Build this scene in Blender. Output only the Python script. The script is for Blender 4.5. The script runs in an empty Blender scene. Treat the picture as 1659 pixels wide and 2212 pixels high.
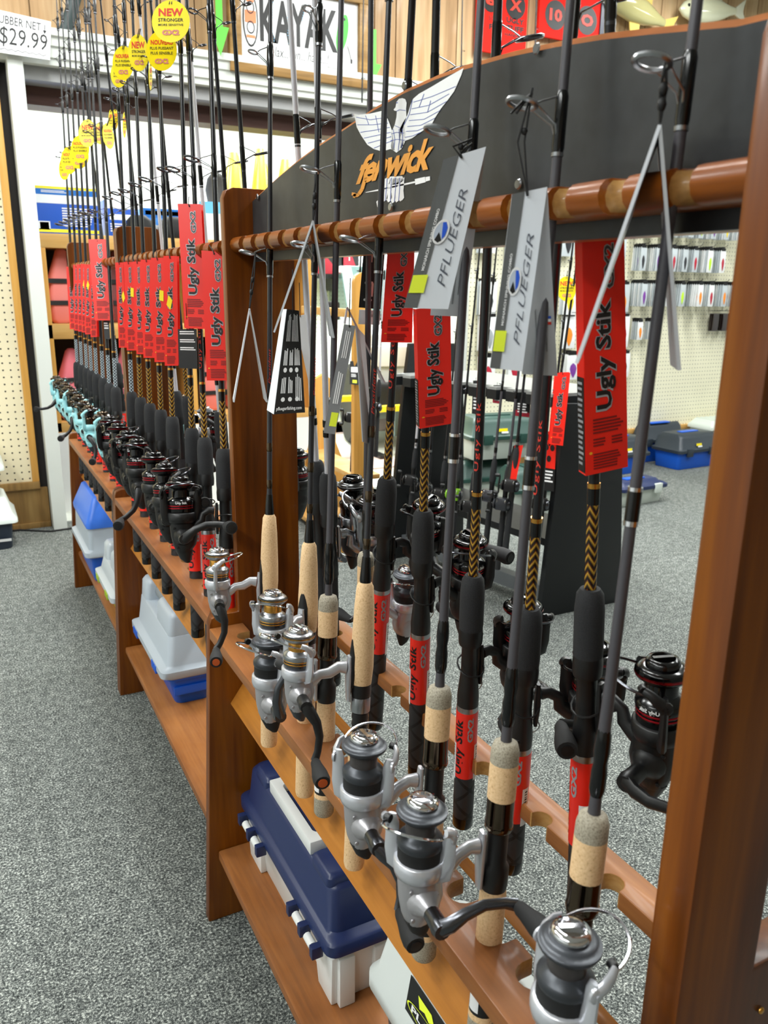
import bpy, bmesh, math, random
from mathutils import Vector, Matrix
random.seed(7)
S = bpy.context.scene
COL = S.collection
PI = math.pi
# ---------------------------------------------------------------- camera
W_PX, H_PX, F_PX = 1659, 2212, 1740.0
CAM = Vector((0, 0, 1.3))
PITCH, ROLL, YAW = 0.27076, 0.013764, 0.48436
_f0 = Vector((math.sin(YAW), math.cos(YAW), 0)); _r0 = Vector((math.cos(YAW), -math.sin(YAW), 0)); _z = Vector((0, 0, 1))
FW = _f0*math.cos(PITCH) - _z*math.sin(PITCH)
_u = _z*math.cos(PITCH) + _f0*math.sin(PITCH)
RT = _r0*math.cos(ROLL) + _u*math.sin(ROLL)
UP = _u*math.cos(ROLL) - _r0*math.sin(ROLL)
cd = bpy.data.cameras.new('camera'); cam = bpy.data.objects.new('camera', cd); COL.objects.link(cam)
M = Matrix((RT, UP, -FW)).transposed().to_4x4(); M.translation = CAM
cam.matrix_world = M
cd.sensor_fit = 'VERTICAL'; cd.sensor_height = 36; cd.sensor_width = 27; cd.lens = 36*F_PX/H_PX
cd.clip_start = 0.02; cd.clip_end = 60
cd.dof.use_dof = True; cd.dof.focus_distance = 1.25; cd.dof.aperture_fstop = 10.5
S.camera = cam
# ---------------------------------------------------------------- world, exposure
wd = bpy.data.worlds.new('world'); S.world = wd; wd.use_nodes = True
wd.node_tree.nodes['Background'].inputs[0].default_value = (0.9, 0.95, 1, 1)
wd.node_tree.nodes['Background'].inputs[1].default_value = 0.25
S.view_settings.view_transform = 'Standard'; S.view_settings.look = 'None'
S.view_settings.gamma = 1; S.view_settings.use_curve_mapping = False
S.view_settings.exposure = 0.1
try:
    S.cycles.use_denoising = True; S.cycles.max_bounces = 7; S.cycles.diffuse_bounces = 4
    S.cycles.glossy_bounces = 4; S.cycles.transmission_bounces = 5; S.cycles.transparent_max_bounces = 8
    S.cycles.sample_clamp_indirect = 6; S.cycles.caustics_reflective = False; S.cycles.caustics_refractive = False
except Exception:
    pass
def area(name, loc, sx, sy, power, color=(1, 1, 1), rot=(0, 0, 0)):
    d = bpy.data.lights.new(name, 'AREA'); d.shape = 'RECTANGLE'; d.size = sx; d.size_y = sy; d.energy = power; d.color = color
    o = bpy.data.objects.new(name, d); o.location = loc; o.rotation_euler = rot; COL.objects.link(o); return o
CEIL = 3.4
SHOP_AND_FILL_LIGHTS = [(-1.9, -0.7), (-2.4, 0.6), (-1.4, 1.6), (-1.4, 3.3), (0.5, 1.7), (0.5, 3.3), (2.4, 1.2), (2.4, 3.0), (4.4, 1.2), (4.4, 3.6), (6.2, 2.6), (2.9, 3.4)]  # first and last entries are fill, added to brighten tags and pegboard
SHOP_POWER = 43
BACK_LIGHTS = [(0.2, 6.0), (0.2, 7.6), (2.4, 6.0), (2.4, 7.6), (4.6, 6.0), (4.6, 7.6)]
BACK_POWER = 105
for (x, y) in SHOP_AND_FILL_LIGHTS: area('shop_and_fill_lamp', (x, y, CEIL-0.09), 0.28, 1.2, SHOP_POWER, (0.97, 1, 0.985))
for (x, y) in BACK_LIGHTS: area('back_room_lamp', (x, y, 3.06), 1.2, 0.5, BACK_POWER, (0.96, 1, 1))
# ---------------------------------------------------------------- pixel helpers (a pixel of the photograph to a point in the room)
def ray(x, y): return RT*((x-W_PX/2)/F_PX) - UP*((y-H_PX/2)/F_PX) + FW
def atX(x, y, X): d = ray(x, y); return CAM + d*((X-CAM.x)/d.x)
def atY(x, y, Y): d = ray(x, y); return CAM + d*((Y-CAM.y)/d.y)
def atZ(x, y, Z): d = ray(x, y); return CAM + d*((Z-CAM.z)/d.z)
def atD(x, y, D): return CAM + ray(x, y)*D
def depth(p): return (Vector(p)-CAM).dot(FW)
def proj(p):
    v = Vector(p)-CAM; w = v.dot(FW); return (W_PX/2+F_PX*v.dot(RT)/w, H_PX/2-F_PX*v.dot(UP)/w)
# ---------------------------------------------------------------- materials
def lin(c):
    def f(v):
        v = v/255.0
        return v/12.92 if v <= 0.04045 else ((v+0.055)/1.055)**2.4
    return (f(c[0]), f(c[1]), f(c[2]), 1)
_mats = {}
def mat(name, c=(128, 128, 128), rough=0.5, metal=0.0, emit=None, estr=0, alpha=1, coat=0, spec=None, trans=0):
    if name in _mats: return _mats[name]
    m = bpy.data.materials.new(name); m.use_nodes = True
    b = m.node_tree.nodes['Principled BSDF']
    b.inputs['Base Color'].default_value = lin(c); b.inputs['Roughness'].default_value = rough; b.inputs['Metallic'].default_value = metal
    if emit is not None:
        b.inputs['Emission Color'].default_value = lin(emit); b.inputs['Emission Strength'].default_value = estr
    if alpha < 1: b.inputs['Alpha'].default_value = alpha
    if coat: b.inputs['Coat Weight'].default_value = coat; b.inputs['Coat Roughness'].default_value = 0.12
    if spec is not None: b.inputs['Specular IOR Level'].default_value = spec
    if trans: b.inputs['Transmission Weight'].default_value = trans
    _mats[name] = m; return m
def nodes(m): return m.node_tree.nodes, m.node_tree.links, m.node_tree.nodes['Principled BSDF']
def coords(nd, lk, kind, scale):
    mp = nd.new('ShaderNodeMapping'); mp.inputs['Scale'].default_value = scale
    if kind == 'pos':
        g = nd.new('ShaderNodeNewGeometry'); lk.new(g.outputs['Position'], mp.inputs['Vector'])
    else:
        t = nd.new('ShaderNodeTexCoord'); lk.new(t.outputs['Object'], mp.inputs['Vector'])
    return mp.outputs['Vector']
def ramp(nd, lk, fac, stops):
    r = nd.new('ShaderNodeValToRGB'); e = r.color_ramp.elements
    while len(e) < len(stops): e.new(0.5)
    for i, (p, c) in enumerate(stops): e[i].position = p; e[i].color = lin(c)
    lk.new(fac, r.inputs['Fac']); return r.outputs['Color']
def noise(nd, lk, vec, scale, detail=2, rough=0.5):
    n = nd.new('ShaderNodeTexNoise'); n.inputs['Scale'].default_value = scale; n.inputs['Detail'].default_value = detail
    n.inputs['Roughness'].default_value = rough; lk.new(vec, n.inputs['Vector']); return n.outputs['Fac']
def bump(nd, lk, b, h, strength, dist=0.002):
    u = nd.new('ShaderNodeBump'); u.inputs['Strength'].default_value = strength; u.inputs['Distance'].default_value = dist
    lk.new(h, u.inputs['Height']); lk.new(u.outputs['Normal'], b.inputs['Normal'])
def mixc(nd, lk, fac, a, bcol, mode='MIX'):
    x = nd.new('ShaderNodeMix'); x.data_type = 'RGBA'; x.blend_type = mode
    if isinstance(fac, float): x.inputs['Factor'].default_value = fac
    else: lk.new(fac, x.inputs['Factor'])
    for s, v in (('A', a), ('B', bcol)):
        i = [k for k in x.inputs if k.name == s and k.type == 'RGBA'][0]
        if isinstance(v, tuple): i.default_value = lin(v)
        else: lk.new(v, i)
    return [k for k in x.outputs if k.type == 'RGBA'][0]
def mth(nd, lk, op, a, b=None):
    n = nd.new('ShaderNodeMath'); n.operation = op
    for i, v in enumerate((a, b)):
        if v is None: continue
        if isinstance(v, (int, float)): n.inputs[i].default_value = v
        else: lk.new(v, n.inputs[i])
    return n.outputs[0]
def wood(name, dark, mid, light, axis=2, rough=0.32, coat=0.35, grain=26.0, kind='pos', dust=0):
    if name in _mats: return _mats[name]
    m = mat(name, mid, rough, coat=coat, spec=0.28); nd, lk, b = nodes(m)
    sc = [grain, grain, grain]; sc[axis] = grain*0.06
    v = coords(nd, lk, kind, sc)
    n1 = noise(nd, lk, v, 1.0, 5, 0.6)
    v2 = coords(nd, lk, kind, [s*7 for s in sc]); n2 = noise(nd, lk, v2, 1.0, 3, 0.5)
    f = mth(nd, lk, 'ADD', mth(nd, lk, 'MULTIPLY', n1, 0.72), mth(nd, lk, 'MULTIPLY', n2, 0.28))
    c = ramp(nd, lk, f, [(0.28, dark), (0.5, mid), (0.74, light)])
    if dust:
        v3 = coords(nd, lk, kind, (9, 9, 9)); n3 = noise(nd, lk, v3, 1.0, 4, 0.6)
        c = mixc(nd, lk, mth(nd, lk, 'MULTIPLY', n3, dust), c, (186, 142, 104))
    lk.new(c, b.inputs['Base Color']); return m
def speckle(name, stops, scale, rough=0.7, kind='obj', bumpy=0):
    if name in _mats: return _mats[name]
    m = mat(name, stops[0][1], rough); nd, lk, b = nodes(m)
    v = coords(nd, lk, kind, (1, 1, 1)); n = noise(nd, lk, v, scale, 3, 0.65)
    lk.new(ramp(nd, lk, n, stops), b.inputs['Base Color'])
    if bumpy: bump(nd, lk, b, n, bumpy, 0.001)
    return m
# ---------------------------------------------------------------- mesh builder
class MB:
    def __init__(s): s.v = []; s.f = []; s.fm = []; s.fs = []; s.m = 0; s.sm = False
    def add(s, vs, fs, smooth=None):
        o = len(s.v); s.v += [Vector(p) for p in vs]
        for f in fs: s.f.append([i+o for i in f]); s.fm.append(s.m); s.fs.append(s.sm if smooth is None else smooth)
        return s
    def box(s, a, b, mtx=None):
        (x0, y0, z0), (x1, y1, z1) = a, b
        vs = [Vector(p) for p in ((x0, y0, z0), (x1, y0, z0), (x1, y1, z0), (x0, y1, z0), (x0, y0, z1), (x1, y0, z1), (x1, y1, z1), (x0, y1, z1))]
        if mtx is not None: vs = [mtx @ p for p in vs]
        return s.add(vs, [(0, 3, 2, 1), (4, 5, 6, 7), (0, 1, 5, 4), (1, 2, 6, 5), (2, 3, 7, 6), (3, 0, 4, 7)], False)
    def cbox(s, c, size, mtx=None):
        c = Vector(c); h = Vector(size)/2; return s.box(tuple(c-h), tuple(c+h), mtx)
    def lathe(s, prof, n=20, org=(0, 0, 0), axis='Z', caps=True, mtx=None):
        """prof: (r, z) pairs from bottom to top"""
        org = Vector(org); rings = []
        vs = []
        for (r, z) in prof:
            for k in range(n):
                a = 2*PI*k/n; x, y = r*math.cos(a), r*math.sin(a)
                p = Vector((x, y, z)) if axis == 'Z' else (Vector((x, z, -y)) if axis == 'Y' else Vector((z, x, y)))
                p = p+org
                vs.append(mtx @ p if mtx is not None else p)
        fs = []
        for i in range(len(prof)-1):
            for k in range(n):
                fs.append((i*n+k, i*n+(k+1) % n, (i+1)*n+(k+1) % n, (i+1)*n+k))
        s.add(vs, fs, True)
        if caps:
            o = len(s.v)-len(vs); L = len(prof)-1
            s.f.append([o+k for k in range(n)][::-1]); s.fm.append(s.m); s.fs.append(False)
            s.f.append([o+L*n+k for k in range(n)]); s.fm.append(s.m); s.fs.append(False)
        return s
    def tube(s, pts, r, n=8, closed=False, caps=True, flat=None):
        pts = [Vector(p) for p in pts]; N = len(pts)
        rs = r if isinstance(r, (list, tuple)) else [r]*N
        vs = []; prev = None
        for i, p in enumerate(pts):
            if closed: t = (pts[(i+1) % N]-pts[i-1])
            else: t = pts[min(i+1, N-1)]-pts[max(i-1, 0)]
            t = t.normalized() if t.length > 1e-9 else Vector((0, 0, 1))
            if prev is None:
                a = Vector((0, 0, 1)) if abs(t.z) < 0.9 else Vector((1, 0, 0))
                u = t.cross(a).normalized()
            else:
                u = (prev - t*prev.dot(t))
                u = u.normalized() if u.length > 1e-6 else t.orthogonal().normalized()
            prev = u; w = t.cross(u)
            fl = 1.0 if flat is None else flat
            for k in range(n):
                q = 2*PI*k/n; vs.append(p + u*(rs[i]*math.cos(q)*fl) + w*(rs[i]*math.sin(q)))
        fs = []
        for i in range(N if closed else N-1):
            j = (i+1) % N
            for k in range(n): fs.append((i*n+k, i*n+(k+1) % n, j*n+(k+1) % n, j*n+k))
        s.add(vs, fs, True)
        if caps and not closed:
            o = len(s.v)-len(vs)
            s.f.append([o+k for k in range(n)][::-1]); s.fm.append(s.m); s.fs.append(False)
            s.f.append([o+(N-1)*n+k for k in range(n)]); s.fm.append(s.m); s.fs.append(False)
        return s
    def prism(s, poly, lift, d0, d1):
        """poly: 2-D outline; lift(u, v, d) gives the point"""
        n = len(poly)
        vs = [lift(u, v, d0) for u, v in poly] + [lift(u, v, d1) for u, v in poly]
        fs = [list(range(n))[::-1], list(range(n, 2*n))] + [(i, (i+1) % n, n+(i+1) % n, n+i) for i in range(n)]
        return s.add(vs, fs, False)
    def loft(s, rings, cap=True, smooth=True):
        n = len(rings[0]); vs = [p for r in rings for p in r]; fs = []
        for i in range(len(rings)-1):
            for k in range(n): fs.append((i*n+k, i*n+(k+1) % n, (i+1)*n+(k+1) % n, (i+1)*n+k))
        if cap: fs.append(list(range(n))[::-1]); fs.append([(len(rings)-1)*n+k for k in range(n)])
        return s.add(vs, fs, smooth)
    def sphere(s, c, r, n=12, sc=(1, 1, 1)):
        c = Vector(c); prof = []
        vs = []; fs = []; h = n//2
        for i in range(h+1):
            t = PI*i/h
            for k in range(n):
                a = 2*PI*k/n
                vs.append(c+Vector((r*sc[0]*math.sin(t)*math.cos(a), r*sc[1]*math.sin(t)*math.sin(a), -r*sc[2]*math.cos(t))))
        for i in range(h):
            for k in range(n): fs.append((i*n+k, i*n+(k+1) % n, (i+1)*n+(k+1) % n, (i+1)*n+k))
        return s.add(vs, fs, True)
    def mesh(s, name, mats, bevel=0, bseg=2, recalc=True):
        me = bpy.data.meshes.new(name)
        me.from_pydata([tuple(p) for p in s.v], [], s.f)
        me.polygons.foreach_set('material_index', s.fm); me.polygons.foreach_set('use_smooth', s.fs)
        for m in (mats if isinstance(mats, (list, tuple)) else [mats]): me.materials.append(m)
        bm = bmesh.new(); bm.from_mesh(me)
        bmesh.ops.remove_doubles(bm, verts=bm.verts, dist=1e-6)
        if bevel:
            ed = [e for e in bm.edges if len(e.link_faces) == 2 and e.calc_face_angle(0) > 0.5]
            bmesh.ops.bevel(bm, geom=ed, offset=bevel, segments=bseg, affect='EDGES', profile=0.6, clamp_overlap=True)
            for f in bm.faces: f.smooth = True
        if recalc: bmesh.ops.recalc_face_normals(bm, faces=bm.faces)
        bm.to_mesh(me); bm.free()
        if bevel or any(s.fs):
            try: me.set_sharp_from_angle(angle=0.6 if bevel else 0.9)
            except Exception: pass
        me.update(); return me
def link(name, me, parent=None, mtx=None, label=None, cat=None, group=None, kind=None):
    o = bpy.data.objects.new(name, me); COL.objects.link(o)
    if parent is not None: o.parent = parent
    if mtx is not None: o.matrix_basis = mtx
    tag(o, label, cat, group, kind); return o
def tag(o, label=None, cat=None, group=None, kind=None):
    if label: o['label'] = label
    if cat: o['category'] = cat
    if group: o['group'] = group
    if kind: o['kind'] = kind
    return o
def thing(name, label, cat, mtx=None, group=None):
    return link(name, None, None, mtx if isinstance(mtx, Matrix) or mtx is None else Matrix.Translation(Vector(mtx)), label, cat, group)
def part(name, mb, mats, parent, mtx=None, bevel=0, label=None, bseg=2, recalc=True):
    return link(name, mb.mesh(name, mats, bevel, bseg, recalc), parent, mtx, label)
def struct(name, mb, mats, bevel=0, parent=None):
    return link(name, mb.mesh(name, mats, bevel), parent, kind='structure' if parent is None else None)
def T(x, y, z): return Matrix.Translation(Vector((x, y, z)))
def Rz(a): return Matrix.Rotation(a, 4, 'Z')
def frame(org, x, z):
    """matrix with local z along z and local x as near x as it goes"""
    z = Vector(z).normalized(); x = Vector(x); x = (x - z*x.dot(z)).normalized(); y = z.cross(x)
    m = Matrix((x, y, z)).transposed().to_4x4(); m.translation = Vector(org); return m
def rrect(cx, cy, sx, sy, r, z, n=4):
    r = min(r, sx/2-1e-4, sy/2-1e-4); out = []
    for (qx, qy, a0) in ((1, 1, 0), (-1, 1, PI/2), (-1, -1, PI), (1, -1, 1.5*PI)):
        for k in range(n+1):
            a = a0 + PI/2*k/n
            out.append(Vector((cx+qx*(sx/2-r)+r*math.cos(a), cy+qy*(sy/2-r)+r*math.sin(a), z)))
    return out
# ---------------------------------------------------------------- lettering
_txt = {}
def text_geo(s, bold=0.0, shear=0.0, spacing=1.0):
    key = (s, bold, shear, spacing)
    if key in _txt: return _txt[key]
    c = bpy.data.curves.new('lettering', 'FONT'); c.body = s; c.size = 1; c.offset = bold; c.shear = shear
    c.resolution_u = 2; c.space_character = spacing; c.fill_mode = 'FRONT'
    o = bpy.data.objects.new('lettering', c); COL.objects.link(o)
    me = bpy.data.meshes.new_from_object(o.evaluated_get(bpy.context.evaluated_depsgraph_get()))
    vs = [v.co.copy() for v in me.vertices]; fs = [list(p.vertices) for p in me.polygons]
    bpy.data.objects.remove(o); bpy.data.curves.remove(c); bpy.data.meshes.remove(me)
    xs = [v.x for v in vs] or [0, 1]; ys = [v.y for v in vs] or [0, 1]
    x0, x1, y0, y1 = min(xs), max(xs), min(ys), max(ys)
    out = ([((v.x-x0)/(x1-x0), (v.y-y0)/(y1-y0)) for v in vs], fs)
    _txt[key] = out; return out
class Quad:
    """four corners (top-left, top-right, bottom-right, bottom-left) seen from the printed side; P(u, v, off): u to the right, v down"""
    def __init__(s, tl, tr, br, bl):
        s.c = [Vector(p) for p in (tl, tr, br, bl)]
        s.n = ((s.c[1]-s.c[0]).cross(s.c[3]-s.c[0])).normalized() * -1
    def P(s, u, v, off=0.0):
        a = s.c[0].lerp(s.c[1], u); b = s.c[3].lerp(s.c[2], u); return a.lerp(b, v) + s.n*off
    def slab(s, mb, th=0.0008, nv=1):
        for side, o in ((1, th/2), (-1, -th/2)):
            pass
        vs = []
        for k in range(nv+1):
            v = k/nv
            vs += [s.P(0, v, th/2), s.P(1, v, th/2), s.P(1, v, -th/2), s.P(0, v, -th/2)]
        fs = [(0, 3, 2, 1)]
        for k in range(nv):
            a = 4*k
            for i in range(4): fs.append((a+i, a+(i+1) % 4, a+4+(i+1) % 4, a+4+i))
        fs.append((4*nv, 4*nv+1, 4*nv+2, 4*nv+3))
        mb.add(vs, fs, False); return mb
    def rect(s, mb, u0, v0, u1, v1, off=0.0009):
        mb.add([s.P(u0, v1, off), s.P(u1, v1, off), s.P(u1, v0, off), s.P(u0, v0, off)], [(0, 1, 2, 3)], False); return mb
    def poly(s, mb, pts, off=0.0009):
        mb.add([s.P(u, v, off) for u, v in pts], [list(range(len(pts)))], False); return mb
    def ell(s, mb, cu, cv, ru, rv, off=0.0009, n=20, hole=0):
        if hole:
            vs = []
            for k in range(n):
                a = 2*PI*k/n
                vs += [s.P(cu+ru*math.cos(a), cv+rv*math.sin(a), off), s.P(cu+ru*hole*math.cos(a), cv+rv*hole*math.sin(a), off)]
            mb.add(vs, [(2*k, (2*k+2) % (2*n), (2*k+3) % (2*n), 2*k+1) for k in range(n)], False); return mb
        return s.poly(mb, [(cu+ru*math.cos(2*PI*k/n), cv+rv*math.sin(2*PI*k/n)) for k in range(n)], off)
    def text(s, mb, t, u0, v0, u1, v1, off=0.0012, bold=0.0, shear=0.0, rot=0, flip=False):
        """fills the box; rot=1: reads from bottom to top; rot=2: reads from top to bottom"""
        vs, fs = text_geo(t, bold, shear); out = []
        for (a, b) in vs:
            if rot == 0: u, v = u0+(u1-u0)*a, v1+(v0-v1)*b
            elif rot == 1: u, v = u1+(u0-u1)*b, v1+(v0-v1)*a
            else: u, v = u0+(u1-u0)*b, v0+(v1-v0)*a
            out.append(s.P(u, v, off))
        mb.add(out, fs, False); return mb
    def lines(s, mb, u0, v0, u1, v1, n, off=0.0010, fill=0.5, ragged=0.25, vert=False):
        rnd = random.Random(int((u0+v0*3+n)*1000))
        for k in range(n):
            q = 1-ragged*rnd.random()
            if not vert:
                a = v0+(v1-v0)*k/n; s.rect(mb, u0, a, u0+(u1-u0)*q, a+(v1-v0)/n*fill, off)
            else:
                a = u0+(u1-u0)*k/n; s.rect(mb, a, v1-(v1-v0)*q, a+(u1-u0)/n*fill, v1, off)
        return mb
# ================================================================ shared materials
WOOD = wood('stained_wood', (44, 19, 2), (104, 52, 5), (146, 84, 12), 2, 0.36, 0.10, 13)
WOODY = wood('stained_wood_rail', (84, 40, 8), (132, 74, 22), (164, 102, 40), 1, 0.46, 0.06, 20, dust=0.3)
WOODR = wood('stained_rail_wood', (84, 36, 3), (134, 70, 10), (170, 102, 24), 1, 0.34, 0.15, 18)
WOODB = wood('butt_board_wood', (122, 70, 16), (172, 108, 32), (196, 132, 52), 1, 0.45, 0.08, 16, dust=0.12)
CUT = wood('bare_cut_wood', (120, 84, 40), (170, 126, 70), (196, 156, 98), 1, 0.45, 0.2, 30)
PINE = wood('pine', (176, 128, 66), (206, 160, 92), (224, 184, 120), 0, 0.5, 0.1, 10)
PINEV = wood('pine_upright', (176, 124, 54), (208, 154, 76), (222, 176, 100), 2, 0.4, 0.25, 10)
PANELW = wood('wall_plank_wood', (132, 100, 66), (182, 148, 108), (212, 184, 146), 2, 0.5, 0.1, 7)
PANELP = wood('pale_plank_wood', (150, 118, 84), (198, 168, 128), (216, 192, 154), 2, 0.5, 0.1, 7)
PANELB = wood('base_plank_wood', (92, 68, 36), (140, 108, 62), (168, 136, 84), 2, 0.5, 0.1, 8)
BLACKM = mat('black_plastic', (17, 17, 18), 0.42)
SOFTB = mat('soft_black', (22, 22, 23), 0.75)
GLOSSB = mat('gloss_black', (8, 8, 9), 0.16)
EVA = speckle('eva_foam', [(0.35, (27, 28, 30)), (0.7, (42, 43, 46))], 900, 0.85, 'obj', 0.2)
CHROME = mat('chrome', (222, 222, 226), 0.10, 1.0)
STEEL = mat('steel', (170, 172, 176), 0.28, 1.0)
DSTEEL = mat('dark_steel', (96, 97, 102), 0.25, 1.0)
SILVER = mat('silver_paint', (205, 207, 214), 0.28, 0.55, coat=0.4)
SILVERB = mat('satin_silver', (178, 176, 180), 0.36, 0.6)
GRAPH = mat('graphite', (62, 65, 70), 0.34, 0.45)
GOLD = mat('gold', (224, 164, 78), 0.22, 1.0)
BRONZE = mat('bronze_chrome', (92, 80, 66), 0.12, 1.0)
REDM = mat('red_metal', (170, 22, 36), 0.2, 0.7)
TEAL = mat('teal_paint', (160, 224, 230), 0.35, 0.0, coat=0.3)
RED = mat('red_card', (238, 38, 24), 0.34, coat=0.1)
WHITE = mat('white_card', (236, 237, 238), 0.5)
WHITEP = mat('white_plastic', (226, 228, 226), 0.35)
YEL = mat('yellow_card', (250, 226, 20), 0.35)
LIME = mat('lime_sticker', (240, 255, 60), 0.5)
PBLACK = mat('print_black', (14, 12, 12), 0.5)
PDARKR = mat('print_dark_red', (120, 14, 12), 0.5)
PGREY = mat('print_grey', (150, 152, 156), 0.5)
PWHITE = mat('print_white', (240, 240, 240), 0.5)
PORANGE = mat('print_orange', (232, 158, 66), 0.5)
PBLUE = mat('print_blue', (40, 88, 190), 0.5)
PRED = mat('print_red', (222, 52, 30), 0.5)
PPINK = mat('print_pink', (214, 130, 120), 0.5)
CORK = speckle('cork', [(0.27, (180, 136, 90)), (0.40, (224, 186, 138)), (0.72, (240, 206, 162))], 420, 0.7)
CORKG = speckle('rubber_cork', [(0.34, (120, 112, 96)), (0.48, (158, 150, 132)), (0.72, (180, 172, 154))], 600, 0.65)
CREAM = mat('cream_trim', (216, 220, 214), 0.4)
NAVY = mat('navy_plastic', (28, 42, 84), 0.38)
BLUEP = mat('blue_plastic', (18, 92, 206), 0.4)
GREYP = mat('grey_plastic', (178, 188, 198), 0.4)
GREYD = mat('dark_grey_plastic', (70, 72, 76), 0.45)
GREENP = mat('green_plastic', (34, 68, 60), 0.42)
LIMEP = mat('lime_plastic', (160, 186, 30), 0.4)
DKNAVY = mat('dark_navy_plastic', (36, 46, 60), 0.42)
# carpet
CARPET = mat('carpet', (110, 114, 112), 0.95, spec=0.15)
nd, lk, b = nodes(CARPET)
v = coords(nd, lk, 'pos', (1, 1, 1))
n1 = noise(nd, lk, v, 190, 4, 0.85); n2 = noise(nd, lk, v, 1.1, 3, 0.5); n3 = noise(nd, lk, v, 34, 3, 0.7)
f = mth(nd, lk, 'ADD', mth(nd, lk, 'MULTIPLY', n1, 0.86), mth(nd, lk, 'MULTIPLY', n3, 0.14))
c = ramp(nd, lk, f, [(0.39, (26, 28, 28)), (0.465, (76, 80, 79)), (0.535, (120, 125, 121)), (0.61, (214, 218, 210))])
wv = nd.new('ShaderNodeTexChecker'); wv.inputs['Scale'].default_value = 1.0
mp = coords(nd, lk, 'pos', (1.1, 0.36, 0.01)); lk.new(mp, wv.inputs['Vector'])
tone = mth(nd, lk, 'ADD', mth(nd, lk, 'MULTIPLY', wv.outputs['Fac'], 0.12), 0.86)
tone = mth(nd, lk, 'ADD', tone, mth(nd, lk, 'MULTIPLY', mth(nd, lk, 'SUBTRACT', n2, 0.5), 0.3))
cr = nd.new('ShaderNodeCombineColor')
for k in range(3): lk.new(tone, cr.inputs[k])
lk.new(mixc(nd, lk, 1.0, c, cr.outputs[0], 'MULTIPLY'), b.inputs['Base Color'])
bump(nd, lk, b, n1, 0.5, 0.003)
def pegmat(name, base, sp, r, ox=0.0, oz=0.0):
    m = mat(name, base, 0.6); nd, lk, b = nodes(m)
    g = nd.new('ShaderNodeNewGeometry'); sx = nd.new('ShaderNodeSeparateXYZ'); lk.new(g.outputs['Position'], sx.inputs[0])
    def cell(o, off):
        q = mth(nd, lk, 'DIVIDE', mth(nd, lk, 'ADD', o, 50+off), sp)
        return mth(nd, lk, 'SUBTRACT', mth(nd, lk, 'FRACT', q), 0.5)
    a, c2 = cell(sx.outputs['X'], ox), cell(sx.outputs['Z'], oz)
    d = mth(nd, lk, 'SQRT', mth(nd, lk, 'ADD', mth(nd, lk, 'MULTIPLY', a, a), mth(nd, lk, 'MULTIPLY', c2, c2)))
    hole = mth(nd, lk, 'LESS_THAN', d, r)
    v = coords(nd, lk, 'pos', (1, 1, 1)); n = noise(nd, lk, v, 3, 2)
    basec = ramp(nd, lk, n, [(0.3, tuple(int(k*0.96) for k in base)), (0.7, base)])
    lk.new(mixc(nd, lk, hole, basec, (44, 38, 30)), b.inputs['Base Color']); return m
PEGL = pegmat('pegboard_left', (230, 218, 184), 0.0365, 0.125)
PEGR = pegmat('pegboard_right', (240, 236, 208), 0.0300, 0.12)
PEGW = pegmat('pegboard_white', (226, 232, 230), 0.0400, 0.12)

# ================================================================ the setting
YW = 4.67
MB_ = MB
struct('floor', MB().box((-4, -3, -0.1), (8, YW+0.06, 0)), CARPET)
CONC = speckle('concrete', [(0.3, (196, 200, 188)), (0.7, (226, 228, 218))], 2.0, 0.5, 'pos')
struct('floor', MB().box((-2, YW+0.061, -0.1), (9, 9.2, 0)), CONC)
PAINT = mat('white_wall_paint', (236, 240, 240), 0.7)
CEILM = mat('ceiling_tile', (228, 230, 228), 0.8)
struct('ceiling', MB().box((-4, -3, CEIL), (8, YW, CEIL+0.08)), CEILM)
struct('ceiling', MB().box((-2, YW+0.3, 3.12), (9, 9.2, 3.2)), CEILM)
DIM = mat('dim_bounce_wall', (146, 136, 122), 0.8)  # unseen near wall, toned to set how much light bounces forward
struct('wall_near', MB().box((-4, -3.1, 0), (8, -3, CEIL)), DIM)
struct('wall_west', MB().box((-4.1, -3, 0), (-4, YW, CEIL)), PAINT)
struct('wall_east', MB().box((8, -3, 0), (8.1, YW, CEIL)), PAINT)
struct('wall_far', MB().box((-2, 9.2, 0), (9, 9.3, 3.2)), PAINT)
struct('wall_far_west', MB().box((-2.1, YW+0.3, 0), (-2, 9.2, 3.2)), PAINT)
struct('wall_far_east', MB().box((9, YW+0.3, 0), (9.1, 9.2, 3.2)), PAINT)
# left wall, opening, right wall
wl = struct('wall_left', MB().box((-4, YW+0.02, 0), (0.42, YW+0.3, CEIL)), mat('wall_recess', (26, 22, 20), 0.8))
part('pegboard', MB().box((-4, YW, 0.262), (0.29, YW+0.0199, 2.46)), PEGL, wl)
part('edge_strip', MB().box((0.29, YW-0.012, 0.262), (0.325, YW+0.0199, 2.46)), PINEV, wl, bevel=0.002)
part('base_panel', MB().box((-4, YW-0.002, 0.03), (0.362, YW+0.0199, 0.222)), PANELB, wl)
part('base_cap', MB().box((-4, YW-0.02, 0.222), (0.325, YW+0.0199, 0.262)), PANELB, wl, bevel=0.003)
part('base_foot', MB().box((-4, YW-0.015, 0.0), (0.362, YW+0.0199, 0.03)), PANELB, wl, bevel=0.003)
wb = struct('wall_back', MB().box((0.42, YW+0.02, 2.27), (3.07, YW+0.3, CEIL)), PANELB)
wr = struct('wall_right', MB().box((3.07, YW+0.02, 0), (8, YW+0.3, CEIL)), PANELB)
part('pegboard', MB().box((3.07, YW, 0.262), (8, YW+0.0199, 2.5)), PEGR, wr)
part('base_panel', MB().box((3.07, YW-0.002, 0.0), (8, YW+0.0199, 0.225)), PANELB, wr)
part('base_cap', MB().box((3.07, YW-0.02, 0.225), (8, YW+0.0199, 0.262)), PINE, wr, bevel=0.003)
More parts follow.
